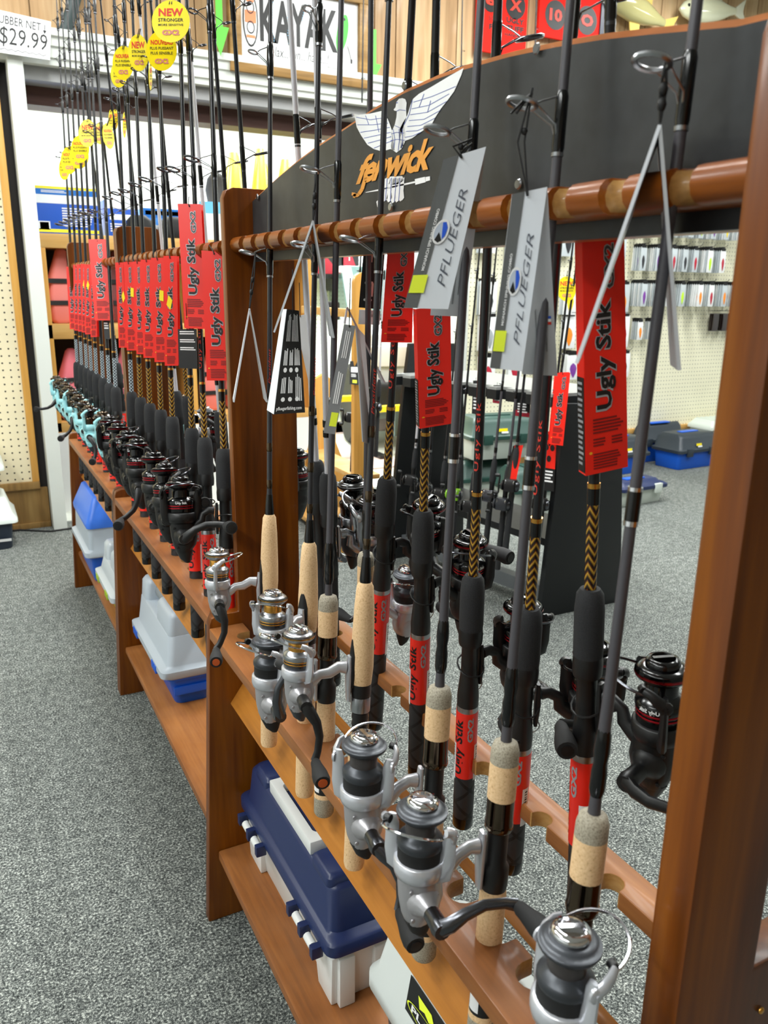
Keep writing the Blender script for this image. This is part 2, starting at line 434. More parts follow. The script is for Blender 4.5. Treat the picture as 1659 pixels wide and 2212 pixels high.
# plank panelling, each board its own piece
x = -0.62; rnd = random.Random(3); k = 0
pm = {}
while x < 6.6:
    w = rnd.choice([0.105, 0.14, 0.14, 0.175])
    pmat = PANELW if x < 2.9 else PANELP
    par = wl if x+w <= 0.43 else (wb if x+w < 3.1 else wr)
    z0 = 2.46 if x < 3.0 else 2.5
    key = (w, z0, pmat.name)
    if key not in pm:
        pm[key] = MB().box((0, 0, z0), (w-0.006, 0.018, CEIL-0.01)).mesh('plank', pmat, 0.003)
    link('plank', pm[key], par, T(x, YW, 0)); x += w
# white column, beam mouldings, header
struct('trim_1', MB().box((0.366, YW-0.10, 0.0), (0.436, YW+0.06, 2.33)), CREAM, 0.004)
prof = [(0.02, 2.325), (-0.05, 2.325), (-0.055, 2.352), (-0.066, 2.356), (-0.070, 2.40), (-0.082, 2.405), (-0.086, 2.44), (-0.10, 2.446), (-0.104, 2.478), (0.02, 2.478)]
struct('trim_2', MB().prism(prof, lambda u, v, d: Vector((d, YW+u, v)), 0.30, 3.07), CREAM)
struct('trim_3', MB().box((0.436, YW+0.0, 2.262), (3.07, YW+0.3, 2.325)), mat('header_grey', (150, 150, 150), 0.6))
struct('trim_4', MB().box((0.436, YW+0.14, 2.175), (3.07, YW+0.3, 2.262)), wood('header_dark', (56, 36, 32), (86, 60, 54), (104, 76, 68), 0, 0.6, 0, 10))
struct('trim_5', MB().box((3.04, YW-0.01, 0.0), (3.07, YW+0.3, 2.262)), CREAM, 0.003)
# thin cable along the skirting
tag(link('floor_cable', MB().tube([(-2, YW-0.055, 0.006), (0.2, YW-0.035, 0.006), (0.345, YW-0.13, 0.006), (0.45, YW-0.12, 0.006), (0.52, YW-0.03, 0.006), (0.9, YW+0.02, 0.006)], 0.005, 6).mesh('floor_cable', SOFTB)),
    'thin black cable lying along the foot of the left wall', 'cable')

# ================================================================ wooden rod racks
XC = 0.493
def rack(Y0, Y1, dx, label, sign):
    th = 0.025
    root = thing('rod_rack', label, 'rack', T(0, 0, 0))
    def panel(ya, near=False):
        hw = 0.154; lw = 0.122; pw = 0.063; zl = 0.692; zt = 1.462; r = 0.018
        half = [(hw, 0.0), (lw, zl-r), (lw-0.004, zl-0.006), (lw-r, zl), (pw, zl), (pw, zt-r), (pw-0.005, zt-0.005), (pw-r, zt)]
        poly = half + [(-u, v) for u, v in half[::-1]]
        if near:   # the end panel by the camera: narrower post, higher shoulder on its far side
            pr = 0.024; zh = 0.775
            poly = [(hw, 0.0), (lw, zh-r), (lw-0.004, zh-0.006), (lw-r, zh), (pr, zh), (pr, zt-r), (pr-0.005, zt-0.005), (pr-r, zt)] + [(-u, v) for u, v in half[::-1]]
        m = MB().prism(poly, lambda u, v, d: Vector((XC+dx+u, d, v)), ya, ya+(0.034 if near else th))
        return part('end_panel', m, WOOD, root, bevel=0.004)
    p0 = panel(Y0-(0.034 if sign else th), sign); p1 = panel(Y1)
    L = Y1-Y0; n = int(L/0.0622); ys = [Y0+L/2+(i-(n-1)/2)*0.0622 for i in range(n)]
    # trays with half-round notches on the inner edge
    for s in (-1, 1):
        x_out, x_in, r = (0.370, 0.437, 0.017) if s < 0 else (0.618, 0.576, 0.014)
        zt = 0.668; t = 0.022
        poly = [(x_out, Y0), (x_in, Y0)]
        dep = 0.013 if s < 0 else 0.003
        for y in (ys if s < 0 else ys[::2]):
            cx = x_in + s*dep
            for k in range(9):
                a = -PI/2 + PI*k/8
                poly.append((cx + s*math.cos(a)*r, y+math.sin(a)*r))
            # straight mouth
            poly.insert(len(poly)-9, (x_in, y-r)); poly.append((x_in, y+r))
        poly += [(x_in, Y1), (x_out, Y1)]
        m = MB().prism(poly, lambda u, v, d: Vector((u+dx, v, d)), zt-t, zt)
        tr = part('tray', m, [WOODY, CUT], root, bevel=0.0025)
        for p in tr.data.polygons:
            c = p.center
            if abs(p.normal.z) < 0.3 and abs(c.x-dx-x_out) > 0.006 and (abs(c.x-dx-x_in) > 0.002 or abs(p.normal.y) > 0.2) and Y0+0.004 < c.y < Y1-0.004: p.material_index = 1
        # tilted board under the tray, where the rod butts stand
        xo, zo, xi, zi = (0.405, 0.500, 0.446, 0.558) if s < 0 else (0.580, 0.500, 0.540, 0.556)
        d = Vector((xi-xo, 0, zi-zo)).normalized(); nn = Vector((-d.z*s*-1, 0, d.x*s*-1))
        if nn.z > 0: nn = -nn
        q = [Vector((xo, 0, zo)), Vector((xi, 0, zi)), Vector((xi, 0, zi))+nn*0.016, Vector((xo, 0, zo))+nn*0.016]
        m = MB().prism([(p.x, p.z) for p in q], lambda u, v, dd: Vector((u+dx, dd, v)), Y0, Y1)
        part('butt_board', m, WOODB, root, bevel=0.002)
    part('shelf', MB().box((0.366+dx, Y0, 0.148), (0.620+dx, Y1, 0.17)), WOODY, root, bevel=0.006)
    # upper rails with notches on the outer face
    for s in (-1, 1):
        xi, xo = (0.4795, 0.438) if s < 0 else (0.5065, 0.548)
        z0, z1 = 1.356, 1.382
        rail = MB(); NR = 0.0125
        prev = Y0
        segs = []
        for y in ys: segs.append((prev, y-NR)); segs.append((y-NR, y+NR, 'n')); prev = y+NR
        segs.append((prev, Y1))
        stations = []
        for sg in segs:
            if len(sg) == 2: stations += [(sg[0], xo), (sg[1], xo)]
            else:
                yc = (sg[0]+sg[1])/2
                for k in range(1, 8):
                    a = PI*k/8; stations.append((yc-NR*math.cos(a), xo-s*0.017*math.sin(a)))
        rings = []
        hz = (z1-z0)/2; zc = (z0+z1)/2
        for (y, xx) in stations:
            rr = min(0.0125, abs(xx-xi)*0.45); ring = [Vector((xi+dx, y, z0)), Vector((xi+dx, y, z1))]
            for (cz, a0) in ((z1-rr, PI/2), (z0+rr, 0)):
                for k in range(4):
                    a = a0 - PI/2*k/3
                    ring.append(Vector((xx-s*rr+s*rr*math.cos(a)+dx, y, cz+rr*math.sin(a))))
            rings.append(ring)
        rail.loft(rings, True, True)
        # faces of the notches show bare wood
        me = rail.mesh('rail', [WOODR, CUT], 0)
        for p in me.polygons:
            c = p.center
            if abs(c.x-dx-xo) > 0.004 and abs(c.x-dx-xi) > 0.003 and any(abs(c.y-y) < 0.0120 for y in ys) and abs(p.normal.y) < 0.98 and abs(p.normal.z) < 0.75: p.material_index = 1
        try: me.set_sharp_from_angle(angle=0.7)
        except Exception: pass
        link('rail', me, root)
    if not sign:
        part('center_board', MB().box((0.480+dx, Y0, 1.350), (0.506+dx, Y1, 1.388)), WOOD, root, bevel=0.003)
    return root, ys
RA, YA = rack(0.361, 1.416, 0.0, 'wooden rod rack nearest the camera, with the black winged-bird sign board on top', True)
RB, YB = rack(1.468, 2.506, 0.012, 'middle wooden rod rack, between the sign rack and the white column side', False)
RC, YC = rack(2.558, 3.600, 0.012, 'farthest wooden rod rack of the row, holding the pale blue reels', False)
# brass screw in the near end panel
part('screw', MB().lathe([(0.0032, 0), (0.0032, 0.0010), (0.002, 0.002)], 10, (0, 0, 0), 'Y', mtx=None), GOLD, RA, T(*atY(1643, 2182, 0.326)) @ Matrix.Rotation(PI, 4, 'Z'))

# ---------------------------------------------------------------- black sign board with its emblem
XS0, XS1 = 0.481, 0.505
SIGNM = speckle('sign_black', [(0.3, (36, 37, 38)), (0.7, (52, 54, 56))], 22, 0.42, 'pos')
top = []
for (px, py) in [(557, 432), (600, 385), (640, 352), (680, 322), (740, 283), (800, 243), (870, 203), (940, 172), (1000, 151), (1100, 123), (1200, 102), (1300, 86), (1400, 75), (1500, 66), (1590, 58)]:
    p = atX(px, py, XS0); top.append((min(max(p.y, 0.361), 1.416), p.z))
top[0] = (1.416, top[0][1]); top.append((0.361, top[-1][1]-0.004))
poly = [(0.361, 1.342), (1.416, 1.342)] + top
sg = part('sign_board', MB().prism(poly, lambda u, v, d: Vector((d, u, v)), XS0, XS0+0.005), [SIGNM], RA)
poly2 = [(0.361, 1.342), (1.416, 1.342)] + [(u, v+0.0055) for u, v in top]
part('sign_backing', MB().prism(poly2, lambda u, v, d: Vector((d, u, v)), XS0+0.0052, XS1), [wood('sign_edge_wood', (150, 84, 42), (200, 124, 72), (214, 150, 98), 1, 0.4, 0.2, 12)], RA)
def onsign(px, py, off=0.0006):
    p = atX(px, py, XS0-off); return p
def splane(mb, pts, off=0.0006): mb.add([onsign(x, y, off) for x, y in pts], [list(range(len(pts)))], False)
emb = MB(); eln = MB(); eor = MB()
# the drawing is measured in the zoomed crop of the photograph: x = 500 + X/2.765, y = Y/2.765
def Z(pts): return [(500+x/2.765, y/2.765) for x, y in pts]
def feather(mb, base0, base1, tip, bulge=0.12):
    b0, b1, t = Vector(base0), Vector(base1), Vector(tip)
    out = [b0]
    for k in range(1, 6):
        s = k/6; out.append(b0.lerp(t, s) + (b0-b1)*bulge*math.sin(PI*s))
    out.append(t)
    for k in range(1, 6):
        s = k/6; out.append(t.lerp(b1, s) + (b1-b0)*bulge*0.4*math.sin(PI*s))
    out.append(b1)
    splane(mb, Z([(p.x, p.y) for p in out]))
# right wing: leading edge and feathers
splane(emb, Z([(1070, 625), (1085, 590), (1120, 560), (1200, 515), (1300, 455), (1386, 406), (1372, 450), (1345, 512), (1330, 545), (1290, 600), (1250, 650), (1215, 705), (1195, 745), (1160, 770), (1120, 795), (1080, 825), (1040, 840), (1030, 850), (1022, 880), (1000, 890), (1005, 770), (1025, 730), (1050, 690)]))
splane(emb, Z([(732, 680), (760, 686), (830, 678), (900, 662), (925, 690), (945, 740), (962, 790), (975, 900), (950, 890), (900, 905), (850, 890), (812, 865), (775, 810), (748, 760)]))
# body, head, breast
splane(emb, Z([(968, 655), (980, 640), (985, 610), (1000, 590), (1020, 586), (1038, 592), (1046, 615), (1043, 650), (1045, 700), (1030, 745), (1040, 800), (1035, 850), (1015, 890), (985, 912), (955, 890), (945, 840), (955, 790), (975, 745), (985, 700), (988, 662), (975, 662)]))
# tail
for k in range(5):
    x = 915+k*24; splane(emb, Z([(x, 1068), (x+22, 1060), (x+16, 1140), (x+20, 1180), (x+12, 1205-abs(k-2)*6), (x-4, 1215-abs(k-2)*6), (x-14, 1190), (x-8, 1150)]))
splane(emb, Z([(912, 1072), (935, 1055), (1020, 1052), (1030, 1075), (1000, 1100), (950, 1105)]))
# staff
splane(emb, Z([(800, 1148), (890, 1128), (1095, 1082), (1098, 1092), (890, 1138), (802, 1151)]))
splane(emb, Z([(1095, 1070), (1155, 1056), (1160, 1088), (1098, 1104)])); splane(emb, Z([(1158, 1058), (1185, 1053), (1186, 1077), (1160, 1084)]))
splane(emb, Z([(865, 1205), (875, 1195), (890, 1200), (885, 1240), (872, 1240)]))
def stroke(mb, pts, w=1.1, off=0.0009):
    P = [Vector(p) for p in Z(pts)]
    for a, c in zip(P[:-1], P[1:]):
        t = (c-a); nrm = Vector((-t.y, t.x)).normalized()*w*0.5
        splane(mb, [tuple(a+nrm), tuple(c+nrm), tuple(c-nrm), tuple(a-nrm)], off)
for pts in ([(1086, 610), (1200, 575), (1340, 515)], [(1075, 650), (1180, 628), (1300, 560)], [(1068, 685), (1170, 670), (1285, 605)], [(1060, 720), (1150, 712), (1245, 660)], [(1050, 755), (1130, 748), (1215, 705)], [(1042, 785), (1110, 780), (1190, 745)], [(1035, 820), (1080, 812), (1130, 790)],
            [(1080, 600), (1062, 680), (1030, 745)], [(1150, 560), (1120, 640)], [(1190, 600), (1170, 670)],
            [(745, 700), (830, 715), (930, 700)], [(752, 745), (840, 745), (935, 735)], [(770, 790), (850, 778), (945, 760)], [(790, 825), (870, 808), (950, 790)], [(815, 855), (890, 835), (955, 815)], [(850, 885), (905, 862), (960, 840)],
            [(800, 690), (820, 745)], [(860, 690), (880, 790)], [(985, 665), (1002, 655), (1040, 660)], [(955, 800), (985, 790), (1030, 795)], [(950, 840), (990, 832), (1035, 838)],
            [(965, 770), (975, 830), (970, 885)], [(1000, 770), (1002, 840), (995, 900)], [(1020, 770), (1022, 840), (1015, 885)], [(975, 750), (1010, 765)], [(930, 1062), (925, 1120), (918, 1200)], [(955, 1062), (952, 1120), (948, 1205)], [(980, 1062), (980, 1120), (972, 1205)], [(1004, 1062), (1004, 1120), (998, 1200)]):
    stroke(eln, pts)
stroke(eln, [(984, 616), (992, 612)], 2.0)
part('emblem', emb, PWHITE, sg, recalc=False)
el_ = part('emblem_lines', eln, mat('print_slate_blue', (88, 104, 178), 0.5), sg, recalc=False); el_['kind'] = 'stuff'
# word in slanted letters: box from lower left to upper right
vs, fs = text_geo('fenwick', 0.035, 0.28, 0.92)
c00, c10, c01, c11 = [Vector(p) for p in Z([(742, 1105), (1190, 1010), (775, 935), (1216, 812)])]
def wp(a, bb): q = c00.lerp(c10, a).lerp(c01.lerp(c11, a), bb); return onsign(q.x, q.y, 0.0012)
eor.add([wp(a, bb) for a, bb in vs], fs, False)
# long tail of the f
stroke(eor, [(800, 1060), (780, 1130), (760, 1160), (742, 1170), (730, 1160)], 7.5, 0.0012); stroke(eor, [(742, 1173), (728, 1168), (730, 1150)], 8, 0.0012)
part('word', eor, PORANGE, sg, recalc=False)
for (px, py) in [(1161, 105), (1121, 398), (875, 185), (845, 447), (557, 425)]:
    p = onsign(px, py, 0.002); part('screw', MB().lathe([(0.0001, 0), (0.005, 0.0008), (0.004, 0.0022)], 10), STEEL, sg, frame(p, (0, 1, 0), (-1, 0, 0)))
# ================================================================ reels (parts shared between copies)
def arc(c, r, a0, a1, n, plane='XY'):
    c = Vector(c); out = []
    for k in range(n+1):
        a = a0+(a1-a0)*k/n
        d = {'XY': (math.cos(a), math.sin(a), 0), 'XZ': (math.cos(a), 0, math.sin(a)), 'YZ': (0, math.cos(a), math.sin(a))}[plane]
        out.append(c+Vector(d)*r)
    return out
REEL = {
 # body, rotor, skirt, lip, line, ring, cap, arm, knob, knob cap, bail
 'silver': dict(body=SILVERB, foot=SILVER, rotor=SILVER, skirt=SOFTB, lip=GRAPH, line=mat('reel_line_grey', (70, 66, 66), 0.3, 0.3), ring=GRAPH, cap=CHROME, arm=DSTEEL, knob=SOFTB, tip=BLACKM, bail=CHROME, tail=SOFTB, scale=1.0),
 'gold': dict(body=SILVERB, foot=SILVER, rotor=SILVER, skirt=DSTEEL, lip=STEEL, line=GOLD, ring=GOLD, cap=CHROME, arm=BLACKM, knob=SOFTB, tip=mat('orange_dot', (190, 84, 30), 0.4), bail=CHROME, tail=GRAPH, scale=0.84, hs=1.5),
 'black': dict(body=BLACKM, foot=BLACKM, rotor=BLACKM, skirt=GLOSSB, lip=GLOSSB, line=GLOSSB, ring=REDM, cap=GLOSSB, arm=BLACKM, knob=SOFTB, tip=BLACKM, bail=DSTEEL, tail=BLACKM, scale=1.12),
 'teal': dict(body=TEAL, foot=TEAL, rotor=TEAL, skirt=BRONZE, lip=BRONZE, line=GLOSSB, ring=GLOSSB, cap=BRONZE, arm=BLACKM, knob=SOFTB, tip=BLACKM, bail=DSTEEL, tail=GRAPH, scale=1.0),
 'big': dict(body=GRAPH, foot=STEEL, rotor=STEEL, skirt=GLOSSB, lip=GLOSSB, line=GLOSSB, ring=BLACKM, cap=GLOSSB, arm=DSTEEL, knob=STEEL, tip=STEEL, bail=STEEL, tail=BLACKM, scale=1.25),
}
D0 = 0.084
_rm = {}
def reel_meshes(kind):
    if kind in _rm: return _rm[kind]
    R = REEL[kind]; k = R['scale']; D = D0
    ZA = 0.043
    def P(x, y, z): return Vector((D+x*k, y*k, z*k+ZA))
    out = {}
    # body with gear housing, tail and foot
    m = MB(); m.m = 0
    rings = []
    for (z, rx, ry, ox) in ((-0.100, 0.006, 0.007, 0.000), (-0.094, 0.0125, 0.012, -0.002), (-0.082, 0.0195, 0.0155, -0.004), (-0.068, 0.0225, 0.0170, -0.004), (-0.052, 0.0220, 0.0180, -0.002), (-0.043, 0.0205, 0.0195, 0)):
        rings.append([P(ox+rx*math.cos(a), ry*math.sin(a), z) for a in [2*PI*i/16 for i in range(16)]])
    m.loft(rings)
    m.lathe([(0.0165*k, 0), (0.0165*k, 0.004*k), (0.012*k, 0.010*k), (0.0075*k, 0.017*k), (0.0075*k, 0.021*k)], 16, mtx=frame(P(-0.002, 0.010, -0.066), (1, 0, 0), (0, 1, 0)))
    m.lathe([(0.0135*k, 0), (0.0130*k, 0.003*k), (0.007*k, 0.006*k)], 14, mtx=frame(P(-0.002, -0.012, -0.066), (1, 0, 0), (0, -1, 0)))
    for (a, bb) in ((0.013, -0.052), (-0.014, -0.060), (0.008, -0.086)):
        m.lathe([(0.0022*k, 0), (0.0020*k, 0.0012*k), (0.0001, 0.0014*k)], 8, mtx=frame(P(a, 0.0150 if bb > -0.08 else 0.0115, bb), (1, 0, 0), (0, 1, 0)))
    m.m = 1
    # stem: a flattened arm from the body up to the rod, with the foot plate
    pts = [P(-0.012, 0, -0.058), P(-0.024, 0, -0.050), P(-0.034, 0, -0.042), Vector((0.043, 0, 0.009)), Vector((0.031, 0, 0.016)), Vector((0.0215, 0, 0.015))]
    m.tube(pts, [0.0095*k, 0.0088*k, 0.0078*k, 0.0072, 0.0074, 0.0085], 10, flat=0.8)
    m.loft([rrect(0.0168, 0, 0.0045, 0.010, 0.002, -0.031), rrect(0.0175, 0, 0.006, 0.0125, 0.0025, -0.012), rrect(0.0178, 0, 0.007, 0.013, 0.003, 0.0), rrect(0.0175, 0, 0.006, 0.0125, 0.0025, 0.012), rrect(0.0168, 0, 0.0045, 0.010, 0.002, 0.030)])
    m.m = 2
    rings = [[P(o+rx*math.cos(a), rx*0.8*math.sin(a), z) for a in [2*PI*i/12 for i in range(12)]] for (z, rx, o) in ((-0.114, 0.004, -0.008), (-0.107, 0.0095, -0.005), (-0.092, 0.0150, -0.003))]
    m.loft(rings)
    out['reel'] = m.mesh('reel', [R['body'], R['foot'], R['tail']])
    # rotor, its local origin on the spool axis
    m = MB()
    m.lathe([(0.0185*k, -0.045*k), (0.0230*k, -0.042*k), (0.0246*k, -0.036*k), (0.0244*k, -0.027*k), (0.0228*k, -0.0255*k)], 24)
    for s in (-1, 1):
        pts = [(s*0.0165*k, 0, -0.041*k), (s*0.0245*k, 0, -0.037*k), (s*0.0276*k, 0, -0.024*k), (s*0.0284*k, 0, -0.008*k), (s*0.0290*k, 0, 0.004*k), (s*0.0290*k, 0, 0.012*k)]
        m.tube(pts, [0.0085*k, 0.0092*k, 0.0080*k, 0.0070*k, 0.0068*k, 0.004*k], 10, flat=0.5)
        m.lathe([(0.0066*k, 0), (0.0066*k, 0.002*k), (0.0050*k, 0.0032*k)], 12, mtx=frame((s*0.0318*k, 0, 0.004*k), (0, 1, 0), (s, 0, 0)))
        m.lathe([(0.0022*k, 0.0028*k), (0.0022*k, 0.0042*k)], 8, mtx=frame((s*0.0318*k, 0, 0.004*k), (0, 1, 0), (s, 0, 0)))
    out['rotor'] = m.mesh('rotor', [R['rotor']])
    # spool: skirt, flange, line, lip
    m = MB(); m.m = 0
    m.lathe([(0.0205*k, -0.027*k), (0.0212*k, -0.026*k), (0.0212*k, -0.013*k)], 24, caps=False)
    m.m = 1
    m.lathe([(0.0212*k, -0.013*k), (0.0224*k, -0.011*k), (0.0224*k, -0.006*k), (0.0212*k, -0.004*k), (0.0160*k, 0.000*k), (0.0148*k, 0.001*k)], 24, caps=False)
    m.m = 2
    m.lathe([(0.0148*k, 0.001*k), (0.0150*k, 0.004*k), (0.0148*k, 0.007*k), (0.0150*k, 0.010*k), (0.0147*k, 0.013*k)], 24, caps=False)
    m.m = 1
    m.lathe([(0.0147*k, 0.013*k), (0.0190*k, 0.0155*k), (0.0238*k, 0.0200*k), (0.0246*k, 0.0220*k)], 24, caps=False)
    m.m = 3
    m.lathe([(0.0246*k, 0.0220*k), (0.0242*k, 0.0242*k)], 24, caps=False)
    m.m = 1
    m.lathe([(0.0242*k, 0.0242*k), (0.0205*k, 0.0275*k), (0.0165*k, 0.0290*k), (0.0150*k, 0.0290*k)], 24)
    if kind in ('gold', 'black'):
        m.m = 3
        for z in (-0.0145, -0.0185): m.lathe([(0.0216*k, z*k), (0.0219*k, (z+0.0009)*k), (0.0216*k, (z+0.0018)*k)], 24, caps=False)
    out['spool'] = m.mesh('spool', [R['skirt'], R['lip'], R['line'], R['ring']])
    if kind == 'black':
        m = MB(); vs, fs = text_geo('Ugly Stik', 0.03)
        for a0 in (-PI*0.5, PI*0.5):
            w = 0.020*k; h = 0.0052*k; r = 0.0229*k
            m.add([Vector((r*math.cos(a0+(a-0.5)*w/r), r*math.sin(a0+(a-0.5)*w/r), -0.0112*k+h*bb)) for a, bb in vs], fs, False)
        out['lettering'] = m.mesh('lettering', [PWHITE], recalc=False)
    # drag cap
    m = MB()
    m.lathe([(0.0150*k, 0.0288*k), (0.0156*k, 0.0320*k), (0.0140*k, 0.0350*k), (0.0105*k, 0.0362*k), (0.0095*k, 0.0335*k), (0.0001, 0.0325*k)], 20)
    m.box((-0.0095*k, -0.0020*k, 0.0325*k), (0.0095*k, 0.0020*k, 0.0372*k))
    out['drag_cap'] = m.mesh('drag_cap', [R['cap']])
    # bail: line roller arm and wire hoop
    m = MB()
    A = Vector((0.0318*k, 0, 0.004*k)); B = Vector((-0.0318*k, 0, 0.004*k))
    for (q, s) in ((A, 1), (B, -1)):
        m.m = 0
        m.tube([q, q+Vector((s*0.002*k, 0.006*k, 0.006*k)), q+Vector((s*0.001*k, 0.013*k, 0.012*k)), q+Vector((-s*0.002*k, 0.018*k, 0.014*k))], [0.0055*k, 0.005*k, 0.0042*k, 0.0036*k], 8, flat=0.7)
    m.m = 1
    m.lathe([(0.0036*k, 0), (0.0042*k, 0.002*k), (0.0034*k, 0.004*k), (0.0042*k, 0.006*k)], 10, mtx=frame(A+Vector((-0.002*k, 0.018*k, 0.014*k)), (0, 0, 1), (-1, 0.2, 0)))
    m.m = 2
    pts = []
    for i in range(17):
        t = i/16; a = PI*t
        pts.append(Vector((0.0298*k*math.cos(a), 0.018*k+0.030*k*math.sin(a)**0.9, 0.014*k+0.012*k*math.sin(a))))
    m.tube(pts, 0.0014*k, 6)
    out['bail'] = m.mesh('bail', [R['rotor'], BLACKM, R['bail']])
    # handle: its local origin on the gear shaft end, shaft along +y
    m = MB(); k0 = k; k = k*R.get('hs', 1.35)
    m.lathe([(0.0060*k, 0), (0.0062*k, 0.010*k), (0.0070*k, 0.014*k), (0.0060*k, 0.019*k)], 12, mtx=frame((0, 0, 0), (1, 0, 0), (0, 1, 0)))
    pts = [(0, 0.015*k, 0), (0.006*k, 0.019*k, -0.004*k), (0.016*k, 0.021*k, -0.010*k), (0.030*k, 0.022*k, -0.013*k), (0.044*k, 0.024*k, -0.011*k), (0.052*k, 0.026*k, -0.008*k)]
    m.tube(pts, [0.0065*k, 0.0060*k, 0.0048*k, 0.0042*k, 0.0040*k, 0.0046*k], 8, flat=0.75)
    out['handle'] = m.mesh('handle', [R['arm']])
    m = MB(); F = frame((0.052*k, 0.026*k, -0.008*k), (1, 0, 0), (0.15, 1, 0))
    m.m = 0
    m.lathe([(0.0035*k, 0), (0.0050*k, 0.004*k), (0.0056*k, 0.010*k), (0.0078*k, 0.022*k), (0.0082*k, 0.030*k), (0.0072*k, 0.0345*k)], 14, mtx=F)
    m.m = 1
    m.lathe([(0.0046*k, 0.0335*k), (0.0046*k, 0.0352*k), (0.0001, 0.0354*k)], 12, mtx=F)
    k = k0
    out['handle_knob'] = m.mesh('handle_knob', [R['knob'], R['tip']])
    _rm[kind] = out; return out
def add_reel(root, kind, zf, az, handle, bail, side=1, handle_on=True):
    """zf: foot position along the rod; az: turn about the rod; handle, bail: angles; side: which side the crank is on"""
    ms = reel_meshes(kind); k = REEL[kind]['scale']
    r = link('reel', ms['reel'], root, T(0, 0, zf) @ Rz(az))
    if side < 0: r.matrix_basis = T(0, 0, zf) @ Rz(az) @ Matrix.Diagonal((1, -1, 1, 1))
    ax = T(D0, 0, 0.043)
    link('rotor', ms['rotor'], r, ax @ Rz(bail)); link('spool', ms['spool'], r, ax); link('drag_cap', ms['drag_cap'], r, ax @ Rz(bail*1.7+0.6)); link('bail', ms['bail'], r, ax @ Rz(bail))
    if 'lettering' in ms: link('lettering', ms['lettering'], r, ax)
    if handle_on:
        h = T(D0-0.002*k, 0.030*k, -0.066*k+0.043) @ Matrix.Rotation(handle, 4, 'Y')
        link('handle', ms['handle'], r, h); link('handle_knob', ms['handle_knob'], r, h)
    return r
# ================================================================ rods
def text_cut(s, bold=0.0, shear=0.0, spacing=1.0, n=7):
    """lettering cut into bands, so that it can bend round a rod"""
    vs, fs = text_geo(s, bold, shear, spacing); bm = bmesh.new()
    bv = [bm.verts.new((a, b_, 0)) for a, b_ in vs]
    for f in fs:
        try: bm.faces.new([bv[i] for i in f])
        except ValueError: pass
    for k in range(1, n): bmesh.ops.bisect_plane(bm, geom=bm.verts[:]+bm.edges[:]+bm.faces[:], plane_co=(0, k/n, 0), plane_no=(0, 1, 0))
    bm.verts.index_update(); out = [(v.co.x, v.co.y) for v in bm.verts], [[v.index for v in f.verts] for f in bm.faces]
    bm.free(); return out
def braid(name, c1, c2, nz=90.0, na=2.0, ratio=0.5, rough=0.25):
    m = mat(name, c1, rough); nd, lk, b = nodes(m)
    t = nd.new('ShaderNodeTexCoord'); sx = nd.new('ShaderNodeSeparateXYZ'); lk.new(t.outputs['Object'], sx.inputs[0])
    a = mth(nd, lk, 'MULTIPLY', mth(nd, lk, 'ARCTAN2', sx.outputs['Y'], sx.outputs['X']), na/(2*PI))
    tri = mth(nd, lk, 'ABSOLUTE', mth(nd, lk, 'SUBTRACT', mth(nd, lk, 'FRACT', mth(nd, lk, 'ADD', a, 10.25)), 0.5))
    z = mth(nd, lk, 'MULTIPLY', sx.outputs['Z'], nz)
    p = mth(nd, lk, 'FRACT', mth(nd, lk, 'ADD', z, mth(nd, lk, 'MULTIPLY', tri, 2.0)))
    return m, nd, lk, b, a, z, tri, p
m_, nd, lk, b, a, z, tri, p = braid('gold_braid_wrap', (150, 110, 30), (26, 16, 8), 100, 3)
lk.new(ramp(nd, lk, p, [(0.0, (22, 12, 6)), (0.36, (30, 16, 8)), (0.5, (126, 92, 24)), (0.72, (196, 156, 52)), (0.9, (92, 34, 10))]), b.inputs['Base Color']); BRAIDG = m_
m_, nd, lk, b, a, z, tri, p = braid('white_lattice_wrap', (200, 210, 214), (24, 24, 26), 110, 4)
q = mth(nd, lk, 'FRACT', mth(nd, lk, 'SUBTRACT', z, mth(nd, lk, 'MULTIPLY', a, 1.0))); q2 = mth(nd, lk, 'FRACT', mth(nd, lk, 'ADD', z, mth(nd, lk, 'MULTIPLY', a, 1.0)))
mx = mth(nd, lk, 'MAXIMUM', mth(nd, lk, 'LESS_THAN', q, 0.30), mth(nd, lk, 'LESS_THAN', q2, 0.30))
lk.new(mixc(nd, lk, mx, (24, 24, 27), (168, 182, 190)), b.inputs['Base Color']); BRAIDW = m_
m_, nd, lk, b, a, z, tri, p = braid('diamond_grip', (26, 26, 28), (10, 10, 11), 22, 2, rough=0.55)
q = mth(nd, lk, 'FRACT', mth(nd, lk, 'SUBTRACT', z, a)); q2 = mth(nd, lk, 'FRACT', mth(nd, lk, 'ADD', z, a))
mx = mth(nd, lk, 'MAXIMUM', mth(nd, lk, 'LESS_THAN', q, 0.14), mth(nd, lk, 'LESS_THAN', q2, 0.14))
lk.new(mixc(nd, lk, mx, (40, 40, 43), (6, 6, 7)), b.inputs['Base Color']); XGRIP = m_
BLANKS = mat('grey_blank', (74, 72, 77), 0.38, 0.1); BLANKB = mat('black_blank', (26, 27, 30), 0.26); BLANKG = mat('charcoal_blank', (46, 46, 50), 0.3); BLANKW = mat('silver_blank', (206, 205, 211), 0.35, 0.15)
REDDEC = mat('red_decal', (214, 62, 48), 0.4)
_pm = {}
def cached(key, fn):
    if key not in _pm: _pm[key] = fn()
    return _pm[key]
def lm(name, prof, m, n=18): return cached((name, tuple(prof), m.name), lambda: MB().lathe(prof, n).mesh(name, [m]))
